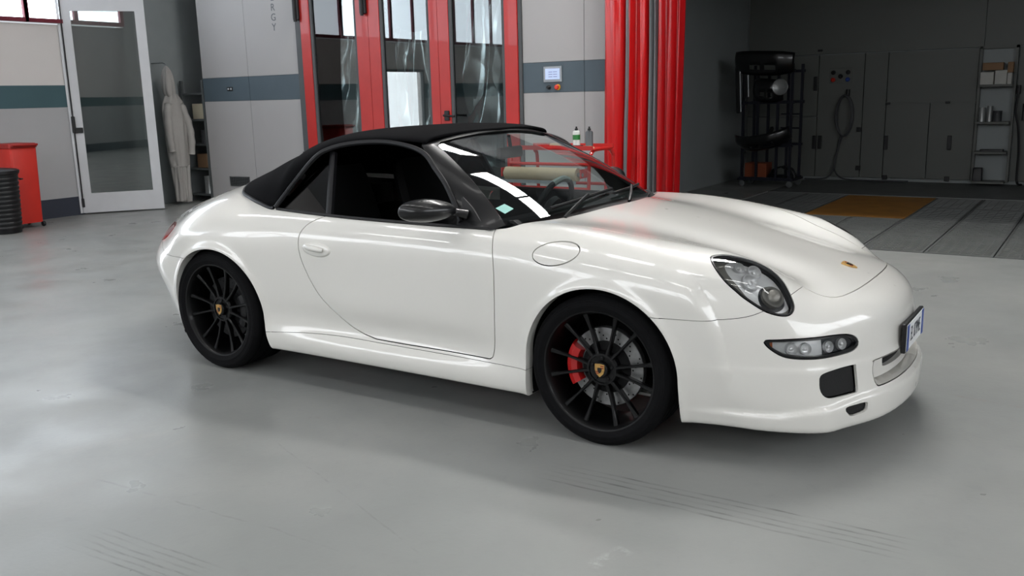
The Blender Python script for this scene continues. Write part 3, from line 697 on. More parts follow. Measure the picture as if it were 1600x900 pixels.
cb = thing('hanging_cable', 'black cable hanging down beside the niche shelf', 'cable', (.54, Y0-.06, .01))
obj('cable', tube(catmull([(-.05, 0, 1.28), (-.06, -.03, 1.05), (-.01, -.03, .80), (.02, -.02, .45), (.03, -.05, .06), (.10, -.1, .012)], 8), .016, 8), 'black_plastic', cb, True)
obj('plug', tube([(-.05, 0, 1.28), (-.05, .01, 1.40)], .030, 10), 'black_plastic', cb, True)
o = obj('wall_box', xf(taper_box(.10, .05, .10, .05, 0, .24, .02), (.66, Y0-.04, .92)), 'black_plastic', None, True); prop(o, 'black switch box on the booth wall at the picture edge', 'switch box')

# parts rack with stored black car panels
RX, RY = -2.66, 9.75
rk = thing('parts_rack', 'dark blue steel parts rack at the back left of the booth', 'rack', (RX, RY, 0))
mat('rack_blue', '171924', .5, metal=.3, var=.1)
for dx in (-.36, -.14, .16, .36):
    for dy in (-.25, .25): obj('post', box(dx-.018, dx+.018, dy-.018, dy+.018, .10, 1.80 if abs(dx) > .2 else 1.72), 'rack_blue', rk)
for z in (.13, .62, 1.25, 1.70):
    for dy in (-.25, .25): obj('beam', box(-.40, .40, dy-.015, dy+.015, z-.02, z+.02), 'rack_blue', rk)
obj('base_shelf', box(-.42, .42, -.27, .27, .10, .13), 'rack_blue', rk)
for dx in (-.36, .36):
    for dy in (-.22, .22): obj('castor', xf(lathe([(.0004, -.02), (.045, -.02), (.05, 0), (.045, .02), (.0004, .02)], 16), (dx, dy, .05), (math.pi/2, 0, 0)), 'steel', rk, True)
for z, y in ((1.08, -.30), (.88, -.30)): obj('arm', tube([(.20, -.20, z), (.50, y, z)], .012, 6), 'rack_blue', rk)
def bumper(name, label, loc, rot, w, h, d, m='gloss_black', brk=None):
    """A moulded car bumper skin: curved in plan, folded top and bottom, with an intake cut through its middle."""
    nu, nv = 29, 9; V = []
    for j in range(nv):
        t = j/(nv-1)
        for i in range(nu):
            s = -1+2*i/(nu-1); a = abs(s)
            y = d*(a**2.6)+.05*(2*t-1)**2; z = h*(t-.5)*(1-.25*a**3)
            V.append((w/2*s*(1-.05*a), y, z))
    F = []
    for f in grid_faces(nv, nu).tolist():
        j, i = f[0]//nu, f[0] % nu
        if 2 <= j <= 3 and 8 <= i <= 19 and i not in (13, 14): continue
        F.append(tuple(f))
    t = thing(name, label, 'bumper', loc, 0); t.rotation_euler = rot
    o = obj('skin', (V, F), m, t, True, 50); md = o.modifiers.new('thick', 'SOLIDIFY'); md.thickness = .012
    obj('crash_bar', box(-w*.32, w*.32, d*.25+.02, d*.25+.06, -.03, .03, .01), 'black_plastic', t)
    if brk is not None: obj('bracket', box(brk-.02, brk+.02, d*.25+.05, .44, -.02, .02), 'black_plastic', t)
    return t
bumper('stored_bumper', 'black bumper stored across the top of the parts rack', (RX-.02, RY-.50, 1.80), (.25, .05, .0), .92, .36, .10)
bumper('stored_bumper', 'black bumper lying low on the parts rack above the orange box', (RX+.03, RY-.62, .66), (.5, -.16, 0), .86, .26, .18, brk=.085)
bumper('stored_bumper', 'black bumper hanging at the middle height of the parts rack', (RX+.03, RY-.45, 1.42), (.1, .1, .0), .48, .34, .12)
for dx, z0, z1, lab in ((-.385, 1.10, 1.86, 'long black sill trim with bright edge leaning left of the parts rack'), (-.275, 1.32, 1.88, 'shorter black sill trim with bright edge on the parts rack')):
    t = thing('sill_trim', lab, 'trim', (RX+dx, RY-.36, z0)); t.rotation_euler = (0, -.05, 0)
    obj('moulding', box(-.05, .02, 0, .035, 0, z1-z0, .01), 'gloss_black', t); obj('bright_edge', tube([(.028, -.004, .02), (.028, -.004, z1-z0-.02)], .010, 8), 'steel', t, True)
t = thing('fog_lamp_unit', 'round grey lamp unit on the right end of the parts rack', 'lamp', (RX+.31, RY-.62, 1.47)); obj('housing', xf(lathe([(.0004, 0), (.10, 0), (.115, -.05), (.105, -.06), (.08, -.045), (.03, -.03), (.0004, -.03)], 24), (0, 0, 0), (-math.pi/2, 0, 0)), 'tin_grey', t, True); obj('mount', box(-.02, .02, .0, .37, -.02, .02), 'black_plastic', t)
mat('orange_card', '7a3c22', .8, var=.08)
carton('carton', RX-.17, RY-.055, .131, .33, .28, .22, 'orange_card', 'rust orange carton on the base of the parts rack')
bg_ = thing('wheel_liner', 'black moulded wheel liner lying at the foot of the parts rack', 'wheel liner', (RX+.21, RY-.08, .131))
A = np.linspace(0, math.pi, 17)
Vv = [(.17*math.cos(a), y, .17*math.sin(a)*.95+.012*math.sin(9*a)) for y in (-.14, -.05, .05, .14) for a in A]
o = obj('arch_skin', (Vv, [tuple(f) for f in grid_faces(4, 17).tolist()]), 'black_plastic', bg_, True, 60); md = o.modifiers.new('thick', 'SOLIDIFY'); md.thickness = .008
obj('stiffening_rib', tube([(.18*math.cos(a), 0, .18*math.sin(a)*.95) for a in A], .010, 6), 'black_plastic', bg_, True)

# ------------------------------------------------------------------ car body surface
def spline_basis(knots):
    k = np.asarray(knots, float); n = len(k); h = np.diff(k)
    A = np.zeros((n, n)); B = np.zeros((n, n)); A[0, 0] = A[-1, -1] = 1
    for i in range(1, n-1):
        A[i, i-1] = h[i-1]/6; A[i, i] = (h[i-1]+h[i])/3; A[i, i+1] = h[i]/6
        B[i, i-1] = 1/h[i-1]; B[i, i] = -1/h[i-1]-1/h[i]; B[i, i+1] = 1/h[i]
    M2 = np.linalg.solve(A, B)
    def ev(q):
        q = np.asarray(q, float).ravel(); qc = np.clip(q, k[0], k[-1])
        i = np.clip(np.searchsorted(k, qc, side='right')-1, 0, n-2)
        hh = h[i]; a = (k[i+1]-qc)/hh; b = 1-a
        I = np.eye(n)
        return (a[:, None]*I[i]+b[:, None]*I[i+1]+(((a**3-a)*hh**2/6)[:, None])*M2[i]+(((b**3-b)*hh**2/6)[:, None])*M2[i+1])
    def co(q):
        qc = np.clip(q, k[0], k[-1]); i = np.clip(np.searchsorted(k, qc, side='right')-1, 0, n-2)
        hh = h[i]; a = (k[i+1]-qc)/hh; b = 1-a
        return i, a, b, (a**3-a)*hh**2/6, (b**3-b)*hh**2/6
    ev.co = co; ev.M2 = M2
    return ev
class Table:
    """Smooth function of two variables through a table of values (mirrored in the second when asked)."""
    def __init__(s, a, b, T, mirror=False):
        a = np.asarray(a, float); b = np.asarray(b, float); T = np.asarray(T, float)
        if a[0] > a[-1]: a = a[::-1]; T = T[::-1]
        if mirror: T = np.hstack([T[:, :0:-1], T]); b = np.r_[-b[:0:-1], b]
        s.T = T; s.ea = spline_basis(a); s.eb = spline_basis(b)
        s.Ta = s.ea.M2 @ T; s.Tb = T @ s.eb.M2.T; s.Tab = s.Ta @ s.eb.M2.T
    def grid(s, qa, qb): return s.ea(qa) @ s.T @ s.eb(qb).T
    def pts(s, qa, qb):
        i, a, b, c, d = s.ea.co(np.asarray(qa, float)); j, e, f, g, h = s.eb.co(np.asarray(qb, float))
        def row(T, Ta): return a*T[i, j]+b*T[i+1, j]+c*Ta[i, j]+d*Ta[i+1, j]
        def row1(T, Ta): return a*T[i, j+1]+b*T[i+1, j+1]+c*Ta[i, j+1]+d*Ta[i+1, j+1]
        return e*row(s.T, s.Ta)+f*row1(s.T, s.Ta)+g*row(s.Tb, s.Tab)+h*row1(s.Tb, s.Tab)
def curve1(xs, ys):
    xs = np.asarray(xs, float); ys = np.asarray(ys, float)
    if xs[0] > xs[-1]: xs, ys = xs[::-1], ys[::-1]
    e = spline_basis(xs)
    return lambda q: (e(q) @ ys).reshape(np.shape(q))

TOP = Table([1.15, 1.02, .92, .8, .65, .5, .35, .2, 0, -.2, -.45, -.8, -1.2, -1.6, -1.95, -2.2, -2.4, -2.6, -2.8, -3.0, -3.2, -3.45],
            [0, .25, .43, .585, .735, .88], [
    [.535, .525, .50, .45, .38, .30],
    [.605, .595, .57, .52, .45, .37],
    [.643, .634, .612, .568, .50, .42],
    [.683, .675, .655, .622, .565, .49],
    [.728, .720, .708, .736, .668, .58],
    [.768, .760, .756, .803, .752, .675],
    [.806, .798, .793, .830, .806, .742],
    [.840, .833, .826, .848, .839, .785],
    [.882, .874, .864, .873, .870, .83],
    [.915, .905, .887, .890, .888, .85],
    [.945, .932, .908, .898, .893, .86],
    [.965, .95, .92, .903, .895, .865],
    [.965, .95, .925, .908, .90, .87],
    [.975, .965, .94, .917, .907, .875],
    [1.0, .99, .965, .935, .918, .885],
    [1.02, 1.012, .99, .957, .926, .88],
    [1.015, 1.008, .99, .957, .915, .86],
    [.99, .982, .96, .92, .87, .805],
    [.945, .935, .905, .86, .80, .725],
    [.885, .873, .84, .785, .715, .62],
    [.815, .80, .76, .695, .60, .48],
    [.71, .69, .64, .55, .43, .30]], mirror=True)
SIDE = Table([1.0, .8, .65, .5, .35, .15, 0, -.2, -.4, -.7, -1.1, -1.5, -1.8, -2.05, -2.35, -2.65, -2.85, -3.05, -3.3, -3.5],
             [.10, .18, .25, .31, .42, .55, .68, .78, .86, .95], [
    [.65, .66, .67, .665, .66, .65, .63, .60, .55, .45],
    [.70, .71, .72, .725, .73, .73, .72, .69, .63, .55],
    [.735, .748, .762, .772, .785, .792, .785, .755, .70, .62],
    [.765, .782, .798, .807, .821, .830, .827, .800, .746, .667],
    [.812, .830, .843, .849, .857, .861, .858, .835, .785, .702],
    [.846, .858, .868, .873, .880, .883, .881, .857, .807, .725],
    [.85, .865, .876, .881, .888, .891, .889, .864, .817, .735],
    [.85, .867, .876, .879, .884, .887, .884, .862, .82, .745],
    [.85, .872, .876, .866, .866, .869, .866, .85, .815, .75],
    [.85, .872, .872, .847, .851, .857, .854, .84, .81, .75],
    [.85, .872, .872, .840, .845, .851, .848, .835, .807, .75],
    [.85, .875, .876, .846, .849, .855, .853, .84, .812, .755],
    [.855, .88, .884, .864, .864, .870, .868, .853, .825, .765],
    [.865, .89, .896, .89, .893, .898, .895, .877, .845, .78],
    [.875, .90, .907, .911, .917, .922, .92, .902, .865, .79],
    [.845, .865, .878, .885, .895, .903, .897, .862, .79, .69],
    [.71, .74, .765, .787, .825, .852, .80, .725, .62, .50],
    [.56, .59, .62, .645, .685, .722, .665, .58, .47, .35],
    [.30, .33, .36, .38, .42, .46, .41, .34, .25, .16],
    [.15, .18, .21, .23, .27, .31, .26, .19, .12, .06]])
FRONT = Table([.10, .18, .23, .27, .36, .46, .54, .62, .70], [0, .25, .45, .6, .7, .8], [
    [1.045, 1.025, .97, .895, .815, .58],
    [1.053, 1.033, .976, .90, .822, .59],
    [1.055, 1.035, .978, .903, .825, .60],
    [1.053, 1.033, .976, .90, .822, .60],
    [1.047, 1.025, .963, .886, .80, .58],
    [1.045, 1.022, .956, .872, .777, .55],
    [1.035, 1.01, .94, .85, .75, .52],
    [1.005, .98, .91, .815, .71, .48],
    [.95, .925, .855, .76, .66, .44]], mirror=True)
REAR = Table([.10, .25, .35, .5, .62, .72, .82, .95], [0, .25, .45, .6, .72, .85], [
    [-3.30, -3.29, -3.25, -3.18, -3.06, -2.8],
    [-3.37, -3.36, -3.32, -3.25, -3.13, -2.87],
    [-3.41, -3.40, -3.36, -3.29, -3.17, -2.9],
    [-3.45, -3.44, -3.40, -3.33, -3.21, -2.93],
    [-3.43, -3.42, -3.38, -3.30, -3.18, -2.9],
    [-3.38, -3.37, -3.33, -3.25, -3.12, -2.86],
    [-3.34, -3.33, -3.29, -3.2, -3.06, -2.8],
    [-3.28, -3.27, -3.22, -3.12, -2.98, -2.75]], mirror=True)
WHEELS = {'front': (0.012, .335, .345), 'rear': (-2.31, .332, .350)}     # arch centre x, z and radius
def smax(a, b, k):
    h = np.maximum(k-np.abs(a-b), 0)/k
    return np.maximum(a, b)+h*h*k*.25
def arch_lip(x, z):
    s = 0
    for cx, cz, R in WHEELS.values():
        r = np.sqrt((x-cx)**2+np.maximum(z-cz, 0)**2)
        s = s+.010*np.exp(-((r-R-.004)/.024)**2)
    return s
def body_field(x, y, z, H, W, F, R):
    ramp = np.clip((x-.30)/.45, 0, 1); ramp = ramp*ramp*(3-2*ramp)
    lip = .021*ramp/(1+np.exp(np.clip((z-.222-.05*np.clip((x-.72)/.25, 0, 1))/.0045, -30, 30)))
    lip = lip+.009*ramp/(1+np.exp(np.clip((z-.405)/.006, -30, 30)))
    f = smax(z-H, y-W-arch_lip(x, z)-lip, .11)
    f = smax(f, x-F-lip, .07)
    f = smax(f, R-x, .08)
    zb = .155+.012*np.clip((x-.3)/-.7, 0, 1)
    return smax(f, zb-z, .022)
def body_value(P):
    x, y, z = P[:, 0], np.abs(P[:, 1]), P[:, 2]
    return body_field(x, y, z, TOP.pts(x, y), SIDE.pts(x, z), FRONT.pts(z, y), REAR.pts(z, y))
def body_grad(P, e=.0015):
    g = np.empty_like(P)
    for a in range(3):
        d = np.zeros(3); d[a] = e
        g[:, a] = (body_value(P+d)-body_value(P-d))/(2*e)
    return g
def surface_net(h=.012):
    xs = np.arange(-3.52, 1.16, h); ys = np.arange(-2.5*h, .97, h); zs = np.arange(.10, 1.06, h)
    H = TOP.grid(xs, ys)[:, :, None]; W = SIDE.grid(xs, zs)[:, None, :]
    F = FRONT.grid(zs, ys).T[None]; R = REAR.grid(zs, ys).T[None]
    X = xs[:, None, None]; Y = np.abs(ys)[None, :, None]; Z = zs[None, None, :]
    f = body_field(X, Y, Z, H, W, F, R)
    s = f < 0
    c = np.zeros(tuple(n-1 for n in s.shape), np.int8)
    for i in (0, 1):
        for j in (0, 1):
            for k in (0, 1):
                c += s[i:s.shape[0]-1+i, j:s.shape[1]-1+j, k:s.shape[2]-1+k]
    act = (c > 0) & (c < 8)
    idx = -np.ones(act.shape, np.int64); cells = np.argwhere(act); idx[act] = np.arange(len(cells))
    P = np.stack([xs[cells[:, 0]], ys[cells[:, 1]], zs[cells[:, 2]]], 1)+h/2
    Q = []
    for ax in range(3):
        a, b = [q for q in range(3) if q != ax]
        sl = [slice(None)]*3; s0 = list(sl); s1 = list(sl)
        s0[ax] = slice(0, -1); s1[ax] = slice(1, None)
        ch = s[tuple(s0)] != s[tuple(s1)]
        e = np.argwhere(ch)
        ok = (e[:, a] > 0) & (e[:, b] > 0) & (e[:, a] < s.shape[a]-1) & (e[:, b] < s.shape[b]-1)
        e = e[ok]
        neg = s[tuple(s0)][e[:, 0], e[:, 1], e[:, 2]]
        def at(da, db):
            q = e.copy(); q[:, a] += da; q[:, b] += db; return idx[q[:, 0], q[:, 1], q[:, 2]]
        quad = np.stack([at(-1, -1), at(0, -1), at(0, 0), at(-1, 0)], 1)
        flip = neg if ax != 1 else ~neg
        quad[~flip] = quad[~flip][:, ::-1]
        Q.append(quad)
    Q = np.vstack(Q)
    for it in range(4):
        v = body_value(P); g = body_grad(P); P = P-(v/np.maximum((g*g).sum(1), .2))[:, None]*g
    return P, Q
def mesh_compact(V, N, T):
    u, inv = np.unique(T.ravel(), return_inverse=True)
    return V[u], N[u], inv.reshape(T.shape)
def split(Mh, s):
    """Cut a triangle mesh along s = 0; returns the (s < 0, s >= 0) meshes with exact borders."""
    V, N, T = Mh
    s = np.where(np.abs(s) < 1e-7, 1e-7, s)
    neg = s < 0; k = neg[T].sum(1)
    if not len(T) or (k == 0).all(): return (V[:0], N[:0], T[:0]), Mh
    if (k == 3).all(): return Mh, (V[:0], N[:0], T[:0])
    ins, out = [T[k == 3]], [T[k == 0]]
    E = {}; nv = len(V); newV, newN = [], []
    cut = T[(k == 1) | (k == 2)]; nk = neg[cut].sum(1)
    lone = np.where(nk == 1, np.argmax(neg[cut], 1), np.argmax(~neg[cut], 1))
    ar = np.arange(len(cut)); A = cut[ar, lone]; B = cut[ar, (lone+1) % 3]; C = cut[ar, (lone+2) % 3]
    ed = np.vstack([np.sort(np.stack([A, B], 1), 1), np.sort(np.stack([A, C], 1), 1)])
    ue, inv = np.unique(ed, axis=0, return_inverse=True); inv = inv.ravel()
    t = s[ue[:, 0]]/(s[ue[:, 0]]-s[ue[:, 1]])
    nV = V[ue[:, 0]]+t[:, None]*(V[ue[:, 1]]-V[ue[:, 0]]); nN = N[ue[:, 0]]+t[:, None]*(N[ue[:, 1]]-N[ue[:, 0]])
    nN /= np.maximum(np.linalg.norm(nN, axis=1), 1e-9)[:, None]
    AB = nv+inv[:len(cut)]; AC = nv+inv[len(cut):]
    lone_t = np.stack([A, AB, AC], 1); q1 = np.stack([AB, B, C], 1); q2 = np.stack([AB, C, AC], 1)
    m = nk == 1
    ins += [lone_t[m], q1[~m], q2[~m]]; out += [lone_t[~m], q1[m], q2[m]]
    V2 = np.vstack([V, nV]); N2 = np.vstack([N, nN])
    return mesh_compact(V2, N2, np.vstack(ins)), mesh_compact(V2, N2, np.vstack(out))
def poly_sdf(P2, poly):
    """Signed distance of 2D points to a closed polygon, negative inside."""
    A = np.asarray(poly, float); B = np.roll(A, -1, 0); d = np.full(len(P2), 1e9); inside = np.zeros(len(P2), bool)
    for a, b in zip(A, B):
        e = b-a; L = (e*e).sum()
        if L < 1e-14: continue
        w = P2-a; t = np.clip((w@e)/L, 0, 1); q = w-t[:, None]*e; d = np.minimum(d, (q*q).sum(1))
        c = ((a[1] <= P2[:, 1]) & (b[1] > P2[:, 1])) | ((b[1] <= P2[:, 1]) & (a[1] > P2[:, 1]))
        if c.any():
            xi = a[0]+(P2[:, 1]-a[1])/(e[1] if abs(e[1]) > 1e-12 else 1e-12)*e[0]
            inside ^= c & (P2[:, 0] < xi)
    d = np.sqrt(d)
    return np.where(inside, -d, d)
def line_sdf(P2, line):
    """Unsigned distance of 2D points to an open polyline."""
    A = np.asarray(line, float); d = np.full(len(P2), 1e9)
    for a, b in zip(A[:-1], A[1:]):
        e = b-a; L = (e*e).sum(); w = P2-a; t = np.clip((w@e)/max(L, 1e-14), 0, 1); q = w-t[:, None]*e; d = np.minimum(d, (q*q).sum(1))
    return np.sqrt(d)
def border_edges(T):
    e = np.vstack([T[:, [0, 1]], T[:, [1, 2]], T[:, [2, 0]]]); s = np.sort(e, 1)
    key = s[:, 0].astype(np.int64)*(T.max()+1)+s[:, 1]
    u, first, cnt = np.unique(key, return_index=True, return_counts=True)
    return e[first[cnt == 1]]
def rim(Mh, depth=.012, vec=None, skip=None):
    """Turn the open borders of a panel inward so that it has an edge of real thickness."""
    V, N, T = Mh
    e = border_edges(T)
    if skip is not None: e = e[~(skip(V[e[:, 0]]) & skip(V[e[:, 1]]))]
    if not len(e): return Mh
    u, inv = np.unique(e.ravel(), return_inverse=True); inv = inv.reshape(-1, 2); nv = len(V)
    d = -N[u]*depth if vec is None else vec(V[u], N[u])
    # border normals: outward across the edge
    t = V[e[:, 1]]-V[e[:, 0]]; en = np.cross(t, N[e[:, 0]]); acc = np.zeros((len(u), 3)); np.add.at(acc, inv[:, 0], en); np.add.at(acc, inv[:, 1], en)
    acc /= np.maximum(np.linalg.norm(acc, axis=1), 1e-9)[:, None]
    V2 = np.vstack([V, V[u], V[u]+d]); N2 = np.vstack([N, acc, acc])
    a = nv+inv[:, 0]; b = nv+inv[:, 1]; n2 = len(u)
    return V2, N2, np.vstack([T, np.stack([b, a, a+n2], 1), np.stack([b, a+n2, b+n2], 1)])
def mirror_y(Mh):
    V, N, T = Mh; m = np.array([1, -1, 1.])
    return V*m, N*m, T[:, ::-1]
def merge(*Ms):
    V, N, T, n = [], [], [], 0
    for a, b, c in Ms: V.append(a); N.append(b); T.append(c+n); n += len(a)
    return np.vstack(V), np.vstack(N), np.vstack(T)
def panel(name, Mh, m, parent):
    V, N, T = Mh
    return link(name, mesh(name, V, T, m, normals=N), parent)
def shift(Mh, d):
    V, N, T = Mh; return V-N*d, N, T

def body_mesh(h):
    P, Q = surface_net(h)
    N = body_grad(P); N /= np.linalg.norm(N, axis=1)[:, None]
    T = np.vstack([Q[:, [0, 1, 2]], Q[:, [0, 2, 3]]])
    _, half = split((P, N, T), P[:, 1])
    V, N, T = half
    on = np.abs(V[:, 1]) < 1e-6; V[on, 1] = 0; N[on, 1] = 0
    n = len(V); idx = np.where(on, np.arange(n), np.arange(n)+n)
    m = np.array([1, -1, 1.])
    return mesh_compact(np.vstack([V, V*m]), np.vstack([N, N*m]), np.vstack([T, idx[T][:, ::-1]]))
def body_top(x, y):
    """Height of the body's upper surface at (x, y)."""
    x = np.atleast_1d(np.asarray(x, float)); y = np.abs(np.atleast_1d(np.asarray(y, float)))
    lo = np.full(len(x), .55); hi = np.full(len(x), 1.1)
    for _ in range(26):
        m = (lo+hi)/2; ins = body_value(np.stack([x, y, m], 1)) < 0
        lo = np.where(ins, m, lo); hi = np.where(ins, hi, m)
    return lo

car = thing('convertible_car', 'white two-door sports convertible with black soft top and black wheels parked in the hall', 'car', (-1.2, 0, 0))
CAR_OFF = np.array([1.2, 0, 0])
_panel = panel
def panel(name, Mh, m, parent, off=None):
    V, N, T = Mh
    return _panel(name, (V+(CAR_OFF if parent is car else (0 if off is None else off)), N, T), m, parent)
def cobj(name, VF, m, parent=None, smooth=True, angle=40):
    """A car part given in car coordinates; children of car parts share those parts' frame."""
    p = car if parent is None else parent
    V = np.asarray(VF[0], float)+CAR_OFF
    return obj(name, (V.tolist(), VF[1]), m, p, smooth, angle)

HB = .0125
body = body_mesh(HB)
G = .0022                                    # half a shut line

# --- cabin opening (seen from above)
_half = [(-.258, 0), (-.264, .12), (-.298, .28), (-.343, .42), (-.40, .60), (-.44, .70), (-.52, .760), (-.75, .770), (-1.1, .768), (-1.5, .768), (-1.8, .766),
         (-1.95, .752), (-2.08, .728), (-2.2, .688), (-2.34, .612), (-2.46, .472), (-2.535, .29), (-2.56, .12), (-2.565, 0)]
_h = catmull(_half, 6)
CABIN = np.vstack([_h, (_h[1:-1]*[1, -1])[::-1]])
V = body[0]; s = poly_sdf(V[:, :2], CABIN); s = np.where(V[:, 2] < .7, 1., s)
_, body = split(body, s)
# --- wheel openings
def arch_sdf(P, key):
    cx, cz, R = WHEELS[key]
    dx = P[:, 0]-cx; dz = np.maximum(P[:, 2]-cz, 0); low = np.maximum(cz-P[:, 2], 0)
    fl = np.where(dx > 0, .22 if key == 'rear' else .04, .02 if key == 'rear' else .0)*low
    return np.sqrt(np.maximum(np.abs(dx)-fl, 0)**2+dz**2)-R
for k in WHEELS:
    V = body[0]; s = arch_sdf(V, k); s = np.where(np.abs(V[:, 1]) < .60, .5, s)
    _, body = split(body, s)
# underside taken away where no one can look
V = body[0]
_, body = split(body, np.where(np.abs(V[:, 1]) < .70, V[:, 2]-.158, 1.) if False else np.maximum(V[:, 2]-.20, np.abs(V[:, 1])-.55-0*V[:, 0]) + np.where((V[:, 0] > .6) | (V[:, 0] < -2.7), 1., 0.))

def side_region(Mh, poly, coords, guard, sides=(-1, 1), G=G):
    """Cut a closed outline out of the shell on the given sides; returns the shell and the cut pieces, shut lines left open."""
    got = {}
    for sd in sides:
        V, N, T = Mh
        P2 = coords(V, sd); pa = np.asarray(poly); near = guard(V, sd) & (P2 > pa.min(0)-.06).all(1) & (P2 < pa.max(0)+.06).all(1)
        s = np.ones(len(V)); s[near] = poly_sdf(P2[near], poly)
        ins, Mh = split(Mh, s-G)
        V = ins[0]; s = poly_sdf(coords(V, sd), poly)
        got[sd], _ = split(ins, s+G)
    return Mh, got
xz = lambda V, sd: V[:, [0, 2]]
# --- doors
DOOR = np.vstack([catmull([(-.56, 1.05), (-.557, .90), (-.520, .795), (-.502, .683), (-.503, .481), (-.512, .36), (-.522, .312)], 5),
                  catmull([(-.535, .303), (-.8, .303), (-1.05, .302), (-1.22, .304)], 3),
                  catmull([(-1.30, .318), (-1.411, .362), (-1.575, .493), (-1.672, .649), (-1.700, .761), (-1.664, .835), (-1.58, .878), (-1.50, .90), (-1.45, 1.05)], 5)])
body, doors = side_region(body, DOOR, xz, lambda V, sd: (V[:, 1]*sd > .6) & (V[:, 0] < -.3) & (V[:, 0] > -1.9))
# --- fuel flap, right front wing only
FUEL = [(-.20+.108*math.cos(a)*(1+.06*math.sin(a))+.012*math.sin(a), .800+.047*math.sin(a)+.006*math.cos(a)) for a in np.linspace(0, 2*math.pi, 40, endpoint=False)]
body, fuel = side_region(body, FUEL, xz, lambda V, sd: (V[:, 1]*sd > .7) & (np.abs(V[:, 0]+.2) < .3), (-1,))
# --- headlights: egg outline in a plane across the lamp
LC = np.array([.568, -.652, .712]); LN = np.array([.60, -.45, .66]); LN /= np.linalg.norm(LN)
LU = np.array([.875, -.05, -.483]); LU -= LU.dot(LN)*LN; LU /= np.linalg.norm(LU); LV = np.cross(LN, LU)
def lampuv(V, sd):
    Q = V*np.array([1, -sd, 1.])-LC
    return np.stack([Q@LU, Q@LV], 1)
HLP = catmull([(-.18, -.031), (-.17, .004), (-.135, .045), (-.045, .095), (.022, .104), (.083, .084), (.145, .045), (.181, .016), (.191, -.019), (.17, -.049), (.117, -.078), (.035, -.096), (-.013, -.100), (-.078, -.101), (-.143, -.070)], 4, True)
def egg(a, b, e=.14, n=44, u0=0., v0=0.):
    return [(u0+a*math.cos(t), v0+b*math.sin(t)*(1+e*math.cos(t))) for t in np.linspace(0, 2*math.pi, n, endpoint=False)]
body, lamps = side_region(body, HLP, lampuv, lambda V, sd: (V[:, 1]*sd > .35) & (V[:, 2] > .52) & (V[:, 0] > .3))
# --- bumper lamps and intakes: outlines across the front corner
tz = lambda V, sd: np.stack([(V[:, 0]-V[:, 1]*sd)*.70711, V[:, 2]], 1)
k = .70711
FOG = catmull([(-.090*k, .511), (-.02*k, .518), (.15*k, .522), (.34*k, .520), (.43*k, .508), (.465*k, .485), (.455*k, .462), (.39*k, .447), (.20*k, .443), (.03*k, .449), (-.05*k, .475)], 5, True)
INT = catmull([(.185*k, .352), (.20*k, .382), (.30*k, .393), (.425*k, .395), (.438*k, .385), (.449*k, .30), (.43*k, .290), (.30*k, .289), (.225*k, .296), (.192*k, .318)], 5, True)
LOW = catmull([(.34*k, .243), (.42*k, .247), (.495*k, .246), (.503*k, .235), (.497*k, .215), (.44*k, .208), (.385*k, .208), (.36*k, .222)], 5, True)
fg = lambda V, sd: (V[:, 1]*sd > .30) & (V[:, 0] > .5) & (V[:, 2] < .56)
body, fogs = side_region(body, FOG, tz, fg)
body, ints = side_region(body, INT, tz, fg)
body, lows = side_region(body, LOW, tz, fg)
yz = lambda V, sd: V[:, [1, 2]]
CEN = catmull([(-.415, .345), (-.405, .385), (-.37, .394), (0, .396), (.37, .394), (.405, .385), (.415, .345), (.40, .297), (.35, .286), (0, .284), (-.35, .286), (-.40, .297)], 6, True)
body, cens = side_region(body, CEN, yz, lambda V, sd: (V[:, 0] > .8), (1,))
# --- bonnet
_b = catmull([(-.46, 1.0), (-.44, .655), (-.216, .648), (.0, .655), (.12, .650), (.26, .615), (.38, .555), (.50, .505), (.64, .495), (.76, .490), (.838, .440), (.875, .33), (.893, .17), (.898, 0)], 6)
_b[:7, 0] = np.minimum(_b[:7, 0], -.40)
HOOD = np.vstack([[(-.6, _b[0, 1])], _b, (_b[:-1]*[1, -1])[::-1], [(-.6, -_b[0, 1])]])
HOOD = np.vstack([[(-.55, .652), (-.216, .648)], catmull([(-.216, .648), (.0, .655), (.12, .650), (.26, .615), (.38, .555), (.50, .505), (.64, .495), (.76, .490), (.838, .440), (.875, .33), (.893, .17), (.898, 0)], 6)[1:]])
HOOD = np.vstack([HOOD, (HOOD[:-1]*[1, -1])[::-1]])
body, hoods = side_region(body, HOOD, lambda V, sd: V[:, :2], lambda V, sd: (V[:, 2] > .55) & (V[:, 0] > -.6), (1,))
# --- tail lamps
TAIL = catmull([(-3.30, .69), (-3.15, .735), (-2.95, .762), (-2.85, .765), (-2.795, .752), (-2.81, .725), (-2.87, .685), (-3.0, .660), (-3.2, .650), (-3.30, .66)], 5, True)
body, tails = side_region(body, TAIL, xz, lambda V, sd: (V[:, 1]*sd > .30) & (V[:, 0] < -2.6))
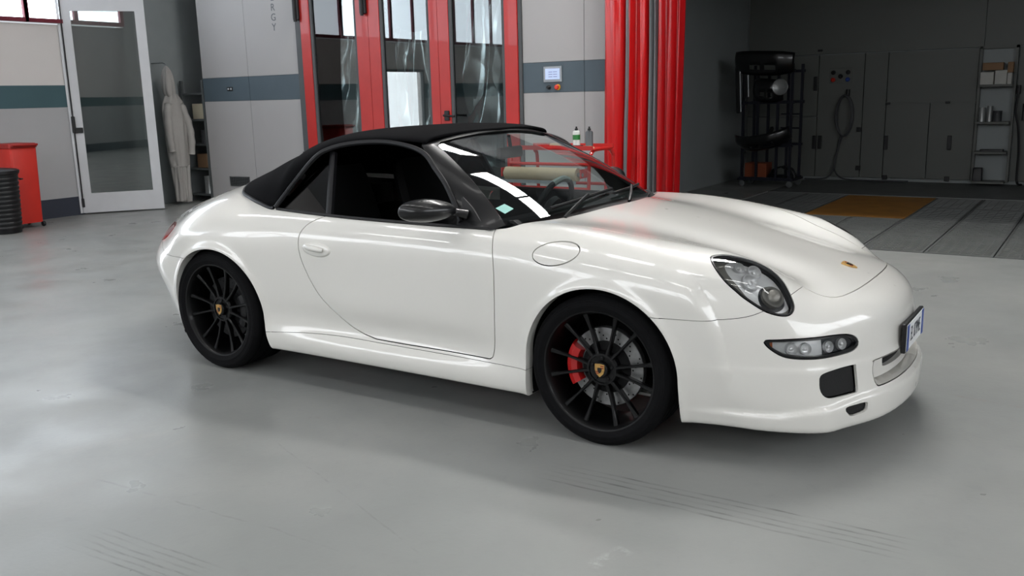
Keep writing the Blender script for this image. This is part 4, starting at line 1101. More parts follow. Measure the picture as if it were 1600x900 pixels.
# --- bumper skins and side skirts
BUMP = np.vstack([catmull([(.10, .589), (.36, .586), (.49, .588), (.588, .601), (.65, .626), (.70, .66), (.735, .70), (.752, .80)], 5), [(.76, 1.0), (1.4, 1.0), (1.4, -.1), (.10, -.1)]])
body, bumps = side_region(body, BUMP, xz, lambda V, sd: V[:, 0] > .12, (1,), .0011)
RBUMP = np.vstack([catmull([(-2.45, .62), (-2.70, .615), (-2.80, .63), (-2.90, .655), (-3.0, .66)], 5), [(-3.7, .66), (-3.7, -.1), (-2.45, -.1)]])
body, rbumps = side_region(body, RBUMP, xz, lambda V, sd: V[:, 0] < -2.5, (1,), .0011)
SKIRT = np.vstack([catmull([(-.15, .286), (-.6, .288), (-1.1, .289), (-1.45, .292), (-1.7, .282), (-1.95, .262), (-2.2, .25)], 4), [(-2.2, -.1), (-.15, -.1)]])
body, skirts = side_region(body, SKIRT, xz, lambda V, sd: (V[:, 1]*sd > .5) & (V[:, 0] < -.18) & (V[:, 0] > -2.15), (-1, 1), .0011)

def turn_in(V, N):
    """Arch lips turn in towards the car's middle, the cabin's edge turns down, other edges follow the surface."""
    d = -N*.012
    for k in WHEELS:
        a = np.abs(arch_sdf(V, k)) < .004
        d[a] = np.stack([0*V[a, 0], -np.sign(V[a, 1])*.055, 0*V[a, 0]], 1)
    c = (np.abs(poly_sdf(V[:, :2], CABIN)) < .004) & (V[:, 2] > .7)
    d[c] = (0, 0, -.03)
    return d
shell = panel('body_shell', rim(body, vec=turn_in), 'car_paint', car)
door_o = {}
for sd, Mh in doors.items():
    door_o[sd] = panel('door', rim(Mh, vec=turn_in), 'car_paint', car)
hood_o = panel('bonnet', rim(hoods[1], vec=turn_in), 'car_paint', car)
panel('fuel_flap', rim(fuel[-1]), 'car_paint', car)
panel('front_bumper', rim(bumps[1], vec=turn_in), 'car_paint', car)
panel('rear_bumper', rim(rbumps[1], vec=turn_in), 'car_paint', car)
for sd in (-1, 1): panel('side_skirt', rim(skirts[sd], vec=turn_in), 'car_paint', car)

# --- lamps
for sd in (-1, 1):
    Mh = lamps[sd]
    def uvp(M): return lampuv(M[0], sd)
    # black rubber edge, then the clear cover
    inner, edge = split(Mh, poly_sdf(uvp(Mh), HLP)+.0075)
    lamp = panel('headlight', rim(shift(edge, .001)), 'gloss_black', car)
    panel('lens_cover', inner, 'lamp_glass', lamp, CAR_OFF)
    floor_ = shift(inner, .030)
    silver, grey = split(floor_, poly_sdf(uvp(floor_), egg(.146, .074, .06, u0=.026, v0=.006)))
    panel('bezel', merge(grey, shift(grey, .0005)), 'lamp_bezel_grey', lamp, CAR_OFF)
    dark, silver = split(silver, poly_sdf(uvp(silver), egg(.056, .050, .0, u0=.100, v0=-.006)))
    panel('reflector', merge(rim(silver, .03)), 'silver_reflector', lamp, CAR_OFF)
    panel('lamp_surround', shift(dark, .004), 'lamp_dark', lamp, CAR_OFF)
    def on_lamp(u, v, d):
        P = LC+LU*u+LV*v; n = LN
        for _ in range(12):
            P = P-n*body_value(P[None])[0]
        P = P-n*d
        return P*np.array([1, -sd, 1.]), n*np.array([1, -sd, 1.])
    for u, v, r, d, mt, nm in ((.098, -.006, .036, .020, 'lamp_glass', 'projector_lens'), (-.02, .040, .028, .026, 'silver_reflector', 'main_beam_bowl'), (-.072, .014, .022, .026, 'silver_reflector', 'bulb_bowl'), (.0, -.020, .034, .026, 'silver_reflector', 'side_bulb_bowl')):
        P, n = on_lamp(u, v, d)
        q = Vector(n).to_track_quat('Z', 'Y').to_matrix()
        if nm == 'projector_lens': prof = [(r*1.25, -.012), (r*1.25, .004), (r*1.05, .006), (r, .006), (r*.8, .016), (r*.45, .023), (.0005, .025)]; mt = 'lamp_bezel_grey'
        else: prof = [(r*1.1, .0), (r, .008), (r*.9, .008), (r*.6, -.004), (r*.3, -.008), (r*.28, .004), (.0005, .008)]
        Vv, Ff = lathe(prof, 24)
        cobj(nm, ([tuple(q @ Vector(w)+Vector(P)) for w in Vv], Ff), mt, lamp)
    # bumper lamp
    Mh = fogs[sd]; c2 = lambda M: tz(M[0], sd)
    ctr = FOG.mean(0); small = ctr+(FOG-ctr)*np.array([.93, .76])
    inner, edge = split(Mh, poly_sdf(c2(Mh), small))
    fog = panel('bumper_lamp', rim(edge), 'gloss_black', car)
    panel('lens_cover', inner, 'lamp_glass', fog, CAR_OFF)
    back = shift(inner, .024)
    amber, back = split(back, tz(back[0], sd)[:, 0]-(-.035*k+0.0))
    panel('amber_bulb', amber, 'amber_plastic', fog, CAR_OFF)
    sil, drk = split(back, tz(back[0], sd)[:, 0]-.23*k)
    panel('reflector', sil, 'silver_reflector', fog, CAR_OFF)
    panel('lamp_surround', drk, 'lamp_dark', fog, CAR_OFF)
    for q in (.05, .12, .27, .36):
        i = np.argmin(np.abs(c2(inner)-np.array([q*k, .483])).sum(1)); P = inner[0][i]-inner[1][i]*.018; n = inner[1][i]
        R = Vector(n).to_track_quat('Z', 'Y').to_matrix(); Vv, Ff = lathe([(.024, -.004), (.022, .008), (.014, -.002), (.007, -.003), (.006, .008), (.0004, .010)], 16)
        cobj('bulb_bowl', ([tuple(R @ Vector(w)+Vector(P)) for w in Vv], Ff), 'silver_reflector', fog)
    # intakes: dark mesh set back in the opening
    for Mh, nm, dep in ((ints[sd], 'side_intake', .016), (lows[sd], 'lower_intake', .012)):
        panel(nm, shift(Mh, dep), 'grille_black', car)
    # tail lamp
    panel('tail_light', rim(shift(tails[sd], -.002)), 'tail_red', car)
Vc, Nc, Tc = cens[1]
# centre intake: a shallow white recess with a dark opening behind its upper part
wall_vec = lambda V, N: np.stack([np.full(len(V), -.040), -.10*V[:, 1], np.where(V[:, 2] > .34, -.008, .010)], 1)
ow, on_, ot = rim((Vc, Nc, Tc), vec=wall_vec)
dv, dn, dt = mesh_compact(ow, -on_, ot[len(Tc):][:, ::-1])
back = (Vc+np.stack([np.full(len(Vc), -.040), -.10*Vc[:, 1], np.where(Vc[:, 2] > .34, -.008, .010)*np.abs(Vc[:, 2]-.34)/.05], 1), Nc, Tc)
HOLE = catmull([(-.25, .340), (-.24, .372), (-.20, .382), (0, .384), (.20, .382), (.24, .372), (.25, .340), (.22, .326), (0, .322), (-.22, .326)], 5, True)
hole, ledge = split(back, poly_sdf(back[0][:, [1, 2]], HOLE))
panel('centre_intake', merge((dv, dn, dt), rim(ledge, vec=lambda V, N: np.stack([np.full(len(V), -.03), 0*V[:, 0], 0*V[:, 0]], 1))), 'car_paint', car)
panel('intake_grille', shift(hole, .022), 'grille_black', car)

# --- soft top
def soft_top():
    E = [(-1.078, .560, 1.232), (-1.20, .600, 1.245), (-1.36, .615, 1.246), (-1.54, .632, 1.232), (-1.68, .660, 1.185), (-1.80, .705, 1.082), (-1.88, .745, .985), (-1.95, .765, None),
         (-2.08, .742, None), (-2.2, .700, None), (-2.34, .624, None), (-2.46, .482, None), (-2.54, .30, None), (-2.568, .12, None), (-2.575, 0, None)]
    E = [(x, y, (body_top(x, y)[0]+.006) if z is None else z) for x, y, z in E]
    C = [(-1.035, 1.282), (-1.20, 1.297), (-1.36, 1.303), (-1.54, 1.299), (-1.70, 1.288), (-1.86, 1.270), (-1.98, 1.246), (-2.10, 1.212), (-2.20, 1.172), (-2.28, 1.130), (-2.36, 1.088), (-2.43, 1.052), (-2.49, 1.028), (-2.535, 1.015), (-2.56, 1.010)]
    E = catmull(E, 8); C = catmull([(x, 0, z) for x, z in C], 8)
    nv = 22; half = []
    for ri, (e, c) in enumerate(zip(E, C)):
        row = []; q_ = ri/(len(E)-1); nexp = 2.55-.65*min(1, max(0, (q_-.42)/.3))
        for j in range(nv+1):
            t = j/nv*math.pi/2; n = nexp
            hz = math.cos(t)**(2/n); vt = math.sin(t)**(2/n)
            P = np.array([c[0]+(e[0]-c[0])*hz, e[1]*hz, e[2]+(c[2]-e[2])*vt])
            row.append(P)
        half.append(row)
    half = np.array(half)
    mir = half[:, -2::-1]*np.array([1, -1, 1.])
    full = np.concatenate([half, mir], 1)     # +y edge -> centre -> -y edge
    nu, nw = full.shape[:2]
    return full.reshape(-1, 3), grid_faces(nu, nw)[:, ::-1], E
SV, SF, SE = soft_top()
top_o = link('soft_top', mesh('soft_top', SV+CAR_OFF, SF, 'soft_top_fabric', smooth=True), car)
md = top_o.modifiers.new('thick', 'SOLIDIFY'); md.thickness = .012; md.offset = -1
# cloth seam over the rear bow and the piping round the foot of the top
foot = [tuple(q) for q in SE[56:]]; foot_full = foot+[(x, -y, z) for x, y, z in reversed(foot[:-1])]
cobj('top_piping', tube([(x, y*1.004, z-.002) for x, y, z in foot_full], .011, 8), 'seal_rubber')

# --- windscreen
def screen(nu=24, nv=16):
    V = []
    for j in range(nv+1):
        t = j/nv
        for i in range(nu+1):
            s = -1+2*i/nu; a = abs(s)
            b = np.array([-.335-.185*a**2.3, .735*s, .932-.047*a**2])
            c = np.array([-1.035-.03*a**2, .515*s, 1.262-.036*a**2])
            r = .10*max(0, t-.80)/.2 if False else 0
            P = b+(c-b)*t+np.array([.42, 0, .90])*(.030*math.sin(math.pi*t)*(1-.3*a**2))
            V.append(P)
    return np.array(V), grid_faces(nv+1, nu+1)
WV, WF = screen()
ws = link('windscreen', mesh('windscreen', WV+CAR_OFF, WF, 'windscreen_glass', smooth=True), car)
WG = WV.reshape(17, 25, 3)
def sweep_strip(A, B, bulge, m, name, parent=None, th=.02, n=7):
    """A shaped bar between two edge curves, arched outwards by bulge and closed behind."""
    A = np.asarray(A, float); B = np.asarray(B, float); k = len(A); ring = []
    ctr = np.array([-1.2, 0, .9])
    for a, b in zip(A, B):
        mid = (a+b)/2; out = mid-ctr; t = b-a; t /= np.linalg.norm(t); out -= out.dot(t)*t; out /= np.linalg.norm(out)
        pts = [a+(b-a)*j/(n-1)+out*bulge*math.sin(math.pi*j/(n-1))**.7 for j in range(n)]
        pts += [b-out*th, a-out*th]
        ring.append(pts)
    V = np.array(ring).reshape(-1, 3); F = grid_faces(k, n+2, True)
    return cobj(name, fix(V.tolist(), [tuple(f) for f in F.tolist()]+[tuple(range(n+2)), tuple(range((k-1)*(n+2), k*(n+2)))]), m, parent, True, 50)
def frame_paths():
    inner, outer = [], []
    G_ = catmull(WG[:, -1][::4], 8); q = np.linspace(0, .955, 22)
    O = catmull([(-.565, .785, .868), (-.725, .752, .900), (-.815, .708, 1.010), (-.935, .660, 1.112), (-1.03, .622, 1.180), (-1.085, .590, 1.222)], 5)
    inn = np.stack([np.interp(q, np.linspace(0, 1, len(G_)), G_[:, a]) for a in range(3)], 1)
    out = np.stack([np.interp(np.linspace(0, 1, 22), np.linspace(0, 1, len(O)), O[:, a]) for a in range(3)], 1)
    T_ = WG[-1][::-1]                       # top edge from +y to -y
    s_ = np.linspace(.035, .5, 16); H1 = np.stack([np.interp(s_, np.linspace(0, 1, 25), T_[:, a]) for a in range(3)], 1)
    cor = H1[:1]*.5+inn[-1:]*.5
    inn = np.vstack([inn, cor, H1])
    H2 = H1+np.array([-.052, 0, .010]); H2[:, 1] *= 1.05; H2[:, 2] = 1.279-.052*(np.abs(H2[:, 1])/.56)**2.6
    out = np.vstack([out, [[-1.108, .562, 1.232]], H2])
    m = np.array([1, -1, 1.])
    return np.vstack([inn, (inn[:-1]*m)[::-1]]), np.vstack([out, (out[:-1]*m)[::-1]])
F1, F2 = frame_paths()
sweep_strip(F1+np.array([.004, 0, .004]), F2, .006, 'frame_black', 'windscreen_frame', th=.022)
# black scuttle panel between bonnet and glass
s_ = np.linspace(-1, 1, 41); fr = np.array([np.interp(np.abs(s_), np.linspace(0, 1, 7), [-.262, -.268, -.300, -.345, -.405, -.45, -.535]), s_*.765, 0*s_]).T
fr[:, 2] = body_top(fr[:, 0]+.012, fr[:, 1])-.004; fr[:, 0] -= .004
bk = np.stack([-.36-.185*np.abs(s_)**2.3, .735*s_, .925-.05*np.abs(s_)**2], 1)
md_ = (fr+bk)/2; md_[:, 2] -= .004
SVs = np.vstack([fr, md_, bk])
link('scuttle_panel', mesh('scuttle_panel', SVs+CAR_OFF, grid_faces(3, 41)[:, ::-1], 'satin_black', smooth=True), car)
# wipers
for y0, y1 in ((-.50, .02), (-.02, .50)):
    def scr(y, t): 
        a = abs(y/.70); b = np.array([-.335-.185*a**2.3, y, .932-.047*a**2]); c = np.array([-1.035, y*.7, 1.262]); return b+(c-b)*t
    pth = [scr(y0+(y1-y0)*i/10, .03+.05*(i/10))+np.array([.012, 0, .022]) for i in range(11)]
    wp = cobj('wiper', tube(pth, .0075, 6), 'satin_black')
    arm = [scr(y0+.02, -.06)+np.array([.02, 0, .012]), scr(y0+.10, -.02)+np.array([.02, 0, .028]), scr((y0+y1)/2, .055)+np.array([.014, 0, .032])]
    cobj('wiper_arm', tube(catmull(arm, 5), .008, 6), 'satin_black', wp)

# --- side windows: glass between the belt and the roof arch
def yside(z): return .764-np.clip(z-.875, -.05, .5)*.46
ARCH = catmull([(-.752, .89), (-.735, .915), (-.82, 1.015), (-.945, 1.117), (-1.04, 1.175), (-1.15, 1.208), (-1.31, 1.223), (-1.50, 1.214), (-1.62, 1.192), (-1.70, 1.160), (-1.80, 1.055), (-1.925, .905)], 6)
def pane(poly, sd, name, m, parent, th=.004):
    c = np.mean(poly, 0); P = np.asarray(poly); n = len(P)
    a = np.stack([P[:, 0], sd*yside(P[:, 1]), P[:, 1]], 1); b = a-np.array([0, sd*th, 0])
    F = [tuple(range(n)), tuple(reversed(range(n, 2*n)))]+[(i, n+i, n+(i+1) % n, (i+1) % n) for i in range(n)]
    return cobj(name, fix(np.vstack([a, b]).tolist(), F), m, parent, False)
def split_arch(xa, xb):
    """Points of the arch that lie between two leaning uprights."""
    return xa, xb
div0, div1 = (-1.565, .885), (-1.645, 1.19)
for sd in (-1, 1):
    front_p = [q for q in ARCH if q[0] > div1[0]+.006 or (q[1] < 1.0 and q[0] > -1.2)]
    rear_p = [q for q in ARCH if q[0] < div1[0]-.012]
    # the door glass is wound down: only its top edge shows at the belt
    obj_top = cobj('door_window', box(-1.55, -.80, sd*.752-.002, sd*.752+.002, .60, .874), 'side_glass', door_o[sd], False)
    pane([(div1[0]-.02, 1.182)]+rear_p+[(-1.925, .895), (-1.585, .885)], sd, 'quarter_window', 'side_glass', car)
    # dividing bar and roof-arch seal
    bar = [np.array([x, sd*(yside(z)+.004), z]) for x, z in (div0, ((div0[0]+div1[0])/2, (div0[1]+div1[1])/2), div1)]
    A = np.array(bar)+np.array([.017, 0, 0]); B = np.array(bar)-np.array([.019, 0, 0])
    sweep_strip(A, B, .006, 'seal_rubber', 'window_divider')
    seal = catmull([(-.742, .760, .895), (-.80, .730, .975), (-.87, .700, 1.058), (-.95, .668, 1.122), (-1.03, .640, 1.186), (-1.15, .620, 1.222), (-1.31, .616, 1.240), (-1.50, .630, 1.232), (-1.63, .652, 1.207), (-1.71, .680, 1.165), (-1.81, .724, 1.055), (-1.935, .770, .908)], 6)*np.array([1, sd, 1])
    cobj('roof_seal', tube(seal, .0125, 8), 'seal_rubber')
    bx_ = np.linspace(-.58, -1.93, 30); belt = np.stack([bx_, 0*bx_+sd*.768, body_top(bx_, 0*bx_+.768)+.003], 1)
    cobj('belt_seal', tube(belt, .009, 6), 'satin_black')
    # sail panel ahead of the door glass
    tri = [(-.61, .876), (-.70, .955), (-.765, 1.0), (-.79, .985), (-.765, .875)]
    pane(tri, sd, 'sail_panel', 'satin_black', door_o[sd], .02)

# --- door mirrors
def door_mirror(sd):
    n, k = 24, 30; V = []; c0 = np.array([-.825, .905, .955])
    for i in range(n+1):
        ph = math.pi*i/n; a = -math.cos(ph); r = math.sin(ph)**.62
        for j in range(k):
            th = 2*math.pi*j/k; cx, cz = math.cos(th), math.sin(th)
            x = (.085 if cx > 0 else .040)*cx*r; z = .056*cz*r*(1 if cz > 0 else .86)
            tp = 1-.16*max(0., -a)
            V.append((c0+np.array([x*tp-.055*a, .112*a, z*tp+.004*a]))*np.array([1, sd, 1]))
    F = [tuple(f) for f in grid_faces(n+1, k, True).tolist()]
    mir = cobj('door_mirror', fix(V, F), 'gloss_black')
    arm = [np.array(q)*np.array([1, sd, 1]) for q in ((-.775, .815, .950), (-.745, .775, .938), (-.715, .748, .925))]
    cobj('mirror_arm', tube(arm, [.020, .018, .024], 10), 'gloss_black', mir)
    g = [np.array([-.866-.035*math.cos(t), .905+.088*math.cos(t), .956+.040*math.sin(t)])*np.array([1, sd, 1]) for t in np.linspace(0, 2*math.pi, 24, endpoint=False)]
    cobj('mirror_glass', fix(g+[np.array(q)-np.array([.004, 0, 0]) for q in g], [tuple(range(24)), tuple(range(24, 48))]+[(i, (i+1) % 24, 24+(i+1) % 24, 24+i) for i in range(24)]), 'mirror_face', mir, False)
for sd in (-1, 1): door_mirror(sd)
# --- door handles: a lidded recess with a rounded pull
for sd in (-1, 1):
    hc = (-1.575, .722); n = 28
    rows = []
    for lift, a, b in ((-.004, .094, .037), (.005, .090, .034), (.009, .080, .027), (.0095, .04, .012), (.0095, .001, .001)):
        ring = []
        for t in np.linspace(0, 2*math.pi, n, endpoint=False):
            x = hc[0]+a*math.cos(t)+.012*math.sin(t)*b/.037; z = hc[1]+b*math.sin(t)-.10*a*math.cos(t)
            y = SIDE.pts([x], [z])[0]+.0; ring.append((x, y, z, lift))
        rows.append(ring)
    def place_all(Q):
        Q = np.asarray(Q, float); P = Q[:, :3].copy()
        for _ in range(5): g = body_grad(P); P = P-(body_value(P)/(g*g).sum(1))[:, None]*g*np.array([0, 1, 0])
        g = body_grad(P); g /= np.linalg.norm(g, axis=1)[:, None]
        return (P+g*Q[:, 3:])*np.array([1, sd, 1])
    ring_v = list(place_all([q for r in rows for q in r]))
    esc = cobj('handle_cup', fix(ring_v, [tuple(f) for f in grid_faces(5, n, True).tolist()]), 'car_paint', door_o[sd], True, 60)
    pull = [tuple(q) for q in place_all([(hc[0]+dx, .86, hc[1]-.10*dx+.004, li) for dx, li in ((-.062, .008), (-.045, .018), (-.01, .024), (.03, .022), (.052, .012))])]
    cobj('handle_pull', tube(catmull(pull, 4), [.010+.005*math.sin(math.pi*i/16) for i in range(17)], 10), 'car_paint', door_o[sd])

# --- emblem on the bonnet and number plate
def shield(s):
    return [(-.42*s, .5*s), (0, .55*s), (.42*s, .5*s), (.42*s, .05*s), (.30*s, -.28*s), (0, -.55*s), (-.30*s, -.28*s), (-.42*s, .05*s)]
def emblem_parts(parent, Mx, s, nm='emblem'):
    """Gold shield with a dark centre shield and red bars."""
    def put(VF): return [tuple(Mx @ Vector(v)) for v in VF[0]], VF[1]
    e = cobj(nm, put(prism(shield(s), 0, s*.08)), 'gold_badge', parent, False)
    bars = [prism([(x0*s, y0*s), (x1*s, y0*s), (x1*s, y1*s), (x0*s, y1*s)], s*.08, s*.10) for x0, x1, y0, y1 in ((.08, .36, .18, .24), (.08, .36, .32, .38), (-.34, -.08, -.12, -.06), (-.30, -.08, -.24, -.18))]
    lvl = parent if parent is not hood_o else e
    cobj('emblem_bars', put(join(*bars)), 'badge_red', parent, False)
    cobj('emblem_centre', put(prism([(a*.42, b*.42) for a, b in shield(s)], s*.09, s*.13)), 'badge_dark', parent, False)
    return e
zc = body_top(.785, 0)[0]; g = body_grad(np.array([[.785, .0, zc]]))[0]; g /= np.linalg.norm(g)
nx = Vector((0, 1, 0)); nz = Vector(g); ny = nz.cross(nx)
emblem_parts(hood_o, Matrix(((nx.x, ny.x, nz.x, .785), (nx.y, ny.y, nz.y, 0), (nx.z, ny.z, nz.z, zc+.001), (0, 0, 0, 1))), .062)
pl = cobj('number_plate', box(1.046, 1.064, -.192, .192, .375, .498, .004), 'satin_black', None, False)
cobj('plate_face', box(1.062, 1.067, -.180, .180, .382, .491), 'plate_white', pl, False)
for y0, y1 in ((-.180, -.142), (.142, .180)): cobj('plate_band', box(1.0665, 1.0685, y0, y1, .382, .491), 'plate_blue', pl, False)
tm = text_mesh('EL 879ME', .088, 'plate_ink', 'plate_lettering', pl, tuple(np.array([1.067, 0, .4365])+CAR_OFF), (math.pi/2, 0, math.pi/2), .001)
tm.scale = (.60, 1, 1)

# --- wheels
def wheel(name, x, sd, z, r, width, yo, steel):
    """Wheel with its hub axis along the car's width; yo is the outer face's distance from the middle."""
    w = bpy.data.objects.new(name, None); COL.objects.link(w); w.parent = car
    w.location = Vector((x, sd*(yo-width/2), z))+Vector(CAR_OFF); w.rotation_euler = (-sd*math.pi/2, 0, 0)
    hw = width/2; rb = .2575
    prof = [(rb-.012, -hw*.84), (rb, -hw*.93), (rb+.02, -hw), (r-.022, -hw), (r-.007, -hw*.90)]
    grooves = [-.62, -.22, .22, .62]
    tr = []
    for gx in grooves: tr += [(r, gx*hw-.010), (r-.007, gx*hw-.006), (r-.007, gx*hw+.006), (r, gx*hw+.010)]
    prof += [(r, -hw*.80)]+tr+[(r, hw*.80), (r-.007, hw*.90), (r-.020, hw*.985), (r-.024, hw*.985), (r-.026, hw), (rb+.030, hw), (rb+.027, hw*1.012), (rb+.022, hw*1.012), (rb+.019, hw), (rb+.004, hw*.955), (rb-.006, hw*.90), (rb-.012, hw*.84)]
    def wp(nm, VF, m, smooth=True, angle=30): return obj(nm, VF, m, w, smooth, angle)
    wp('tyre', lathe(prof, 72), 'tyre_rubber')
    lip = hw*.93
    rimp = [(rb-.012, -hw*.86), (rb-.001, -hw*.93), (rb-.001, -hw*.88), (.236, -hw*.80), (.228, -hw*.3), (.232, hw*.35), (.240, lip-.028), (.246, lip-.008), (.251, lip), (rb, lip+.002), (rb+.001, lip-.004), (rb-.010, hw*.82)]
    wp('rim', lathe(rimp, 72), 'wheel_black')
    face_r = lip-.022; face_h = lip-.036
    for i in range(12):
        a = math.radians((i//2)*60+(13 if i % 2 else -13)); ah = math.radians((i//2)*60+(11 if i % 2 else -11))
        p0 = Vector((.058*math.cos(ah), .058*math.sin(ah), 0)); p1 = Vector((.243*math.cos(a), .243*math.sin(a), 0)); d = (p1-p0).normalized(); n = Vector((-d.y, d.x, 0))
        Vv = []; st = 5
        for j in range(st+1):
            t = j/st; c = p0+(p1-p0)*t; hwid = .0088-.0030*math.sin(math.pi*t)+.003*t**4; zt = face_h+(face_r-face_h)*t-.010*math.sin(math.pi*t); dep = .034-.012*t
            for sx, zz in ((-1, zt-.004), (-.55, zt), (.55, zt), (1, zt-.004), (.8, zt-dep), (-.8, zt-dep)): Vv.append(tuple(c+n*hwid*sx+Vector((0, 0, zz))))
        Ff = [tuple(f) for f in grid_faces(st+1, 6, True).tolist()]+[tuple(range(6)), tuple(range(st*6, st*6+6))]
        wp('spoke', fix(Vv, Ff), 'wheel_black', True, 30)
    hub = [(.074, face_h-.045), (.074, face_h-.010), (.068, face_h-.001), (.060, face_h), (.058, face_h-.006), (.036, face_h-.008), (.034, face_h+.010), (.030, face_h+.014), (.0005, face_h+.016)]
    wp('hub', lathe(hub, 40), 'wheel_black')
    for i in range(5):
        a = 2*math.pi*i/5+.3; wp('wheel_bolt', xf(lathe([(.0085, 0), (.0085, .010), (.006, .012), (.0003, .012)], 8), (.047*math.cos(a), .047*math.sin(a), face_h-.012)), 'wheel_black')
    # emblem on the cap, kept upright
    up = -1
    Mx = Matrix.Translation((0, 0, face_h+.0155)) @ Matrix(((sd*-1, 0, 0, 0), (0, -1 if sd > 0 else 1, 0, 0), (0, 0, 1, 0), (0, 0, 0, 1)))
    Mx = Matrix.Translation((0, 0, face_h+.0150)) @ Matrix.Rotation(0 if sd < 0 else math.pi, 4, 'Z')
    def put(VF): return [tuple(Mx @ Vector(v)) for v in VF[0]], VF[1]
    wp('emblem', put(prism(shield(.053), 0, .002)), 'gold_badge', False)
    wp('emblem_bars', put(join(*[prism([(x0*.053, y0*.053), (x1*.053, y0*.053), (x1*.053, y1*.053), (x0*.053, y1*.053)], .002, .0025) for x0, x1, y0, y1 in ((.08, .36, .16, .24), (.08, .36, .32, .4), (-.34, -.08, -.14, -.06), (-.30, -.08, -.28, -.2))])), 'badge_red', False)
    wp('emblem_centre', put(prism([(a*.42, b*.42) for a, b in shield(.053)], .002, .0032)), 'badge_dark', False)
    # brake disc with drilled holes and caliper
    disc = [(.07, -.030), (.075, -.002), (.085, -.002), (.085, -.006), (.168, -.006), (.170, -.008), (.170, -.036), (.085, -.038)]
    wp('brake_disc', lathe([(a, b+steel) for a, b in disc], 56), 'brake_steel' if x > -1 else 'satin_black')  # rear disc coloured black for the shade inside its wheel
    wp('disc_bell', lathe([(.0005, steel+.004), (.085, steel+.004), (.112, steel-.003), (.113, steel-.006)], 40), 'dark_void')
    hol = []
    for i in range(12):
        for q in range(4):
            rr = .122+.013*q; a = 2*math.pi*(i+q*.22)/12; hol.append(xf(lathe([(.0042, 0), (.0001, 0)], 6), (rr*math.cos(a), rr*math.sin(a), steel-.0055)))
    wp('disc_holes', join(*hol), 'dark_void', False)['kind'] = 'stuff'
    rear_dir = math.pi if x > -1 else 0.                    # behind the front axle, ahead of the rear one
    cal = lathe([(.118, steel+.002), (.126, steel+.026), (.150, steel+.034), (.172, steel+.026), (.182, steel-.010), (.182, steel-.055), (.118, steel-.055)], 14, rear_dir-.56, rear_dir+.56)
    k_ = 7; caps = [tuple(range(k_)), tuple(range(14*k_, 15*k_))]
    wp('brake_caliper', fix(cal[0], cal[1]+[tuple(range(k_))[::-1], caps[1]]+[(j*k_, (j+1)*k_, (j+1)*k_+6, j*k_+6) for j in range(14)]), 'caliper_red' if x > -1 else 'satin_black')  # rear caliper blackened too, its shade put into the colour
    return w
for sd in (-1, 1):
    wheel('front_wheel', 0, sd, .322, .322, .245, .862, .035)
    wheel('rear_wheel', -2.35, sd, .332, .332, .305, .892, .055)
# wheel wells
for key, (cx, cz, R) in WHEELS.items():
    for sd in (-1, 1):
        n = 20; A = [(math.cos(a), math.sin(a)) for a in np.linspace(-.45, math.pi+.45, n+1)]
        yo = (.835 if key == 'front' else .868)
        rows = [[(cx+(R+.035)*c, sd*yo, cz+(R+.035)*s) for c, s in A], [(cx+(R+.035)*c, sd*.50, cz+(R+.035)*s) for c, s in A], [(cx, sd*.50, cz-.1)]*(n+1)]
        V = np.array(rows).reshape(-1, 3); F = [tuple(f) for f in grid_faces(3, n+1).tolist()]
        cobj('wheel_arch_liner', (V.tolist(), F), 'dark_void', None, True)
# underbody
cobj('underbody', box(-3.1, .85, -.50, .50, .145, .30, .02), 'dark_void', None, False)
cobj('sill_floor', box(-1.86, -.40, -.80, .80, .165, .22), 'dark_void', None, False)

# --- cabin
cobj('cabin_tub', join(box(-2.35, -.55, -.74, .74, .24, .27), box(-.58, -.54, -.72, .72, .24, .80), box(-2.36, -2.33, -.62, .62, .24, .90), box(-2.3, -.58, -.745, -.73, .24, .80), box(-2.3, -.58, .73, .745, .24, .80), box(-2.3, -1.95, -.60, .60, .27, .78)), 'interior_black', None, False)
dash = [(-.42, .86), (-.50, .905), (-.62, .895), (-.78, .84), (-.86, .80), (-.84, .70), (-.74, .60), (-.60, .55), (-.48, .60)]
cobj('dashboard', prism(dash, -.70, .70, 'y'), 'interior_black', None, True, 30)
def seat(y):
    def slab(path, half, th): # padded slab following a side profile
        V = []; k = 10; P = catmull(path, 4)
        for i, (x, z) in enumerate(P):
            a = P[min(i+1, len(P)-1)]-P[max(i-1, 0)]; a /= np.linalg.norm(a); n = np.array([-a[1], a[0]])
            wv = half*(1-.22*(i/(len(P)-1))**4)
            for j in range(k):
                t = 2*math.pi*j/k; cy = math.copysign(abs(math.cos(t))**.5, math.cos(t)); cz = math.copysign(abs(math.sin(t))**.6, math.sin(t))
                V.append((x+n[0]*th*cz, y+wv*cy, z+n[1]*th*cz))
        F = [tuple(f) for f in grid_faces(len(P), k, True).tolist()]+[tuple(range(k)), tuple(range((len(P)-1)*k, len(P)*k))]
        return fix(V, F)
    st = cobj('seat', slab([(-1.72, .50), (-1.55, .48), (-1.35, .50), (-1.15, .54), (-1.08, .52)], .24, .07), 'interior_black')
    cobj('backrest', slab([(-1.66, .46), (-1.74, .62), (-1.81, .80), (-1.86, .95), (-1.885, 1.03), (-1.895, 1.09)], .24, .055), 'interior_black', st)
    return st
seat(-.36); seat(.36)
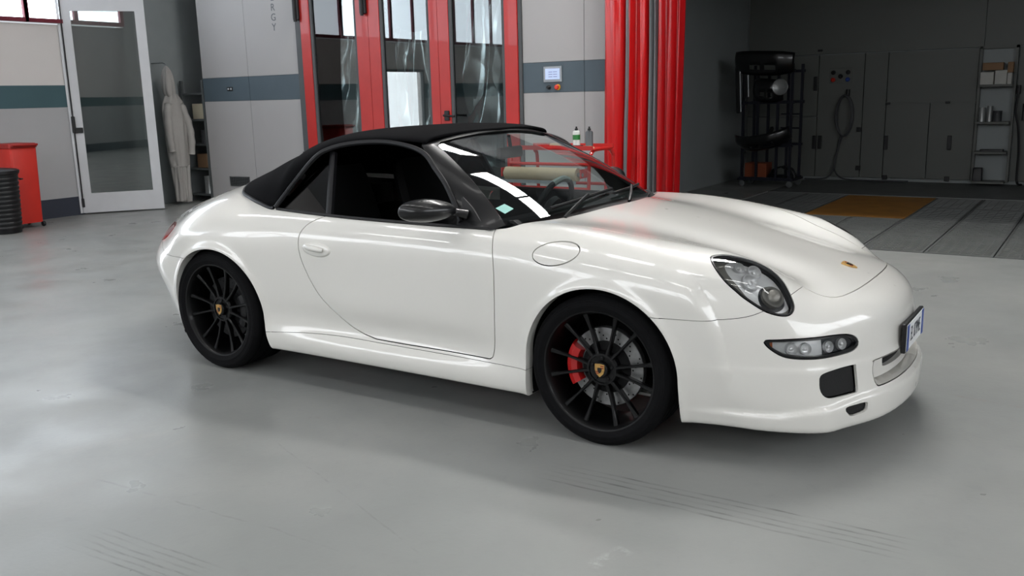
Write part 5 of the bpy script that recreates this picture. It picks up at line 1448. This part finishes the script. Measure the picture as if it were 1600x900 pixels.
# steering wheel on the far side of the cabin
def ring(c, n, R, r, a0=0, a1=2*math.pi, k=32, m=8):
    n = Vector(n).normalized(); u = n.cross(Vector((0, 1, 0))).normalized(); v = n.cross(u)
    full = abs(a1-a0-2*math.pi) < 1e-6
    P = [Vector(c)+R*(math.cos(a)*u+math.sin(a)*v) for a in np.linspace(a0, a1, k, endpoint=not full)]
    return tube(P, r, m, True, full)
sw = cobj('steering_wheel', ring((-.93, .36, .815), (-1, 0, .42), .185, .016), 'interior_grey')
cobj('rim_glint_arc', ring((-.93, .36, .815), (-1, 0, .42), .185, .0185, -math.pi-.5, -math.pi+.35, 12), 'rim_highlight', sw)  # highlight along the top of the dark rim, painted as a pale arc
hubv = xf(lathe([(.07, -.02), (.075, .01), (.05, .03), (.0005, .035)], 24), (-.93, .36, .815), (0, -1.17, 0))
cobj('steering_hub', hubv, 'interior_grey', sw)
n_ = Vector((-1, 0, .42)).normalized(); u_ = n_.cross(Vector((0, 1, 0))).normalized(); v_ = n_.cross(u_)
for a in (0, math.pi, math.pi/2 if True else 0):
    d = math.cos(a)*v_+math.sin(a)*u_; c = Vector((-.93, .36, .815))
    cobj('steering_spoke', tube([c+d*.05, c+d*.18], .013, 6), 'interior_grey', sw)
cobj('steering_column', tube([(-.92, .36, .81), (-.70, .36, .72)], .035, 10), 'interior_black', sw)
# inside mirror and windscreen sticker
im = cobj('inside_mirror', box(-.985, -.955, -.11, .11, 1.125, 1.185, .012), 'interior_black', None, True)
cobj('mirror_stalk', tube([(-.965, 0, 1.18), (-.975, 0, 1.245)], .010, 8), 'interior_black', im)
def on_screen(s, t, d=0.):
    a = abs(s); b = np.array([-.335-.185*a**2.3, .735*s, .932-.047*a**2]); c = np.array([-1.035-.03*a**2, .515*s, 1.262-.036*a**2])
    return b+(c-b)*t+np.array([.42, 0, .90])*(.030*math.sin(math.pi*t)*(1-.3*a**2)+d)
st_ = [on_screen(*q, d) for d in (.001, .0022) for q in ((-.985, .165), (-.915, .185), (-.885, .125), (-.955, .10))]
cobj('screen_sticker', fix(st_, [(0, 1, 2, 3), (4, 5, 6, 7)]+[(i, (i+1) % 4, 4+(i+1) % 4, 4+i) for i in range(4)]), 'sticker_teal', ws, False)
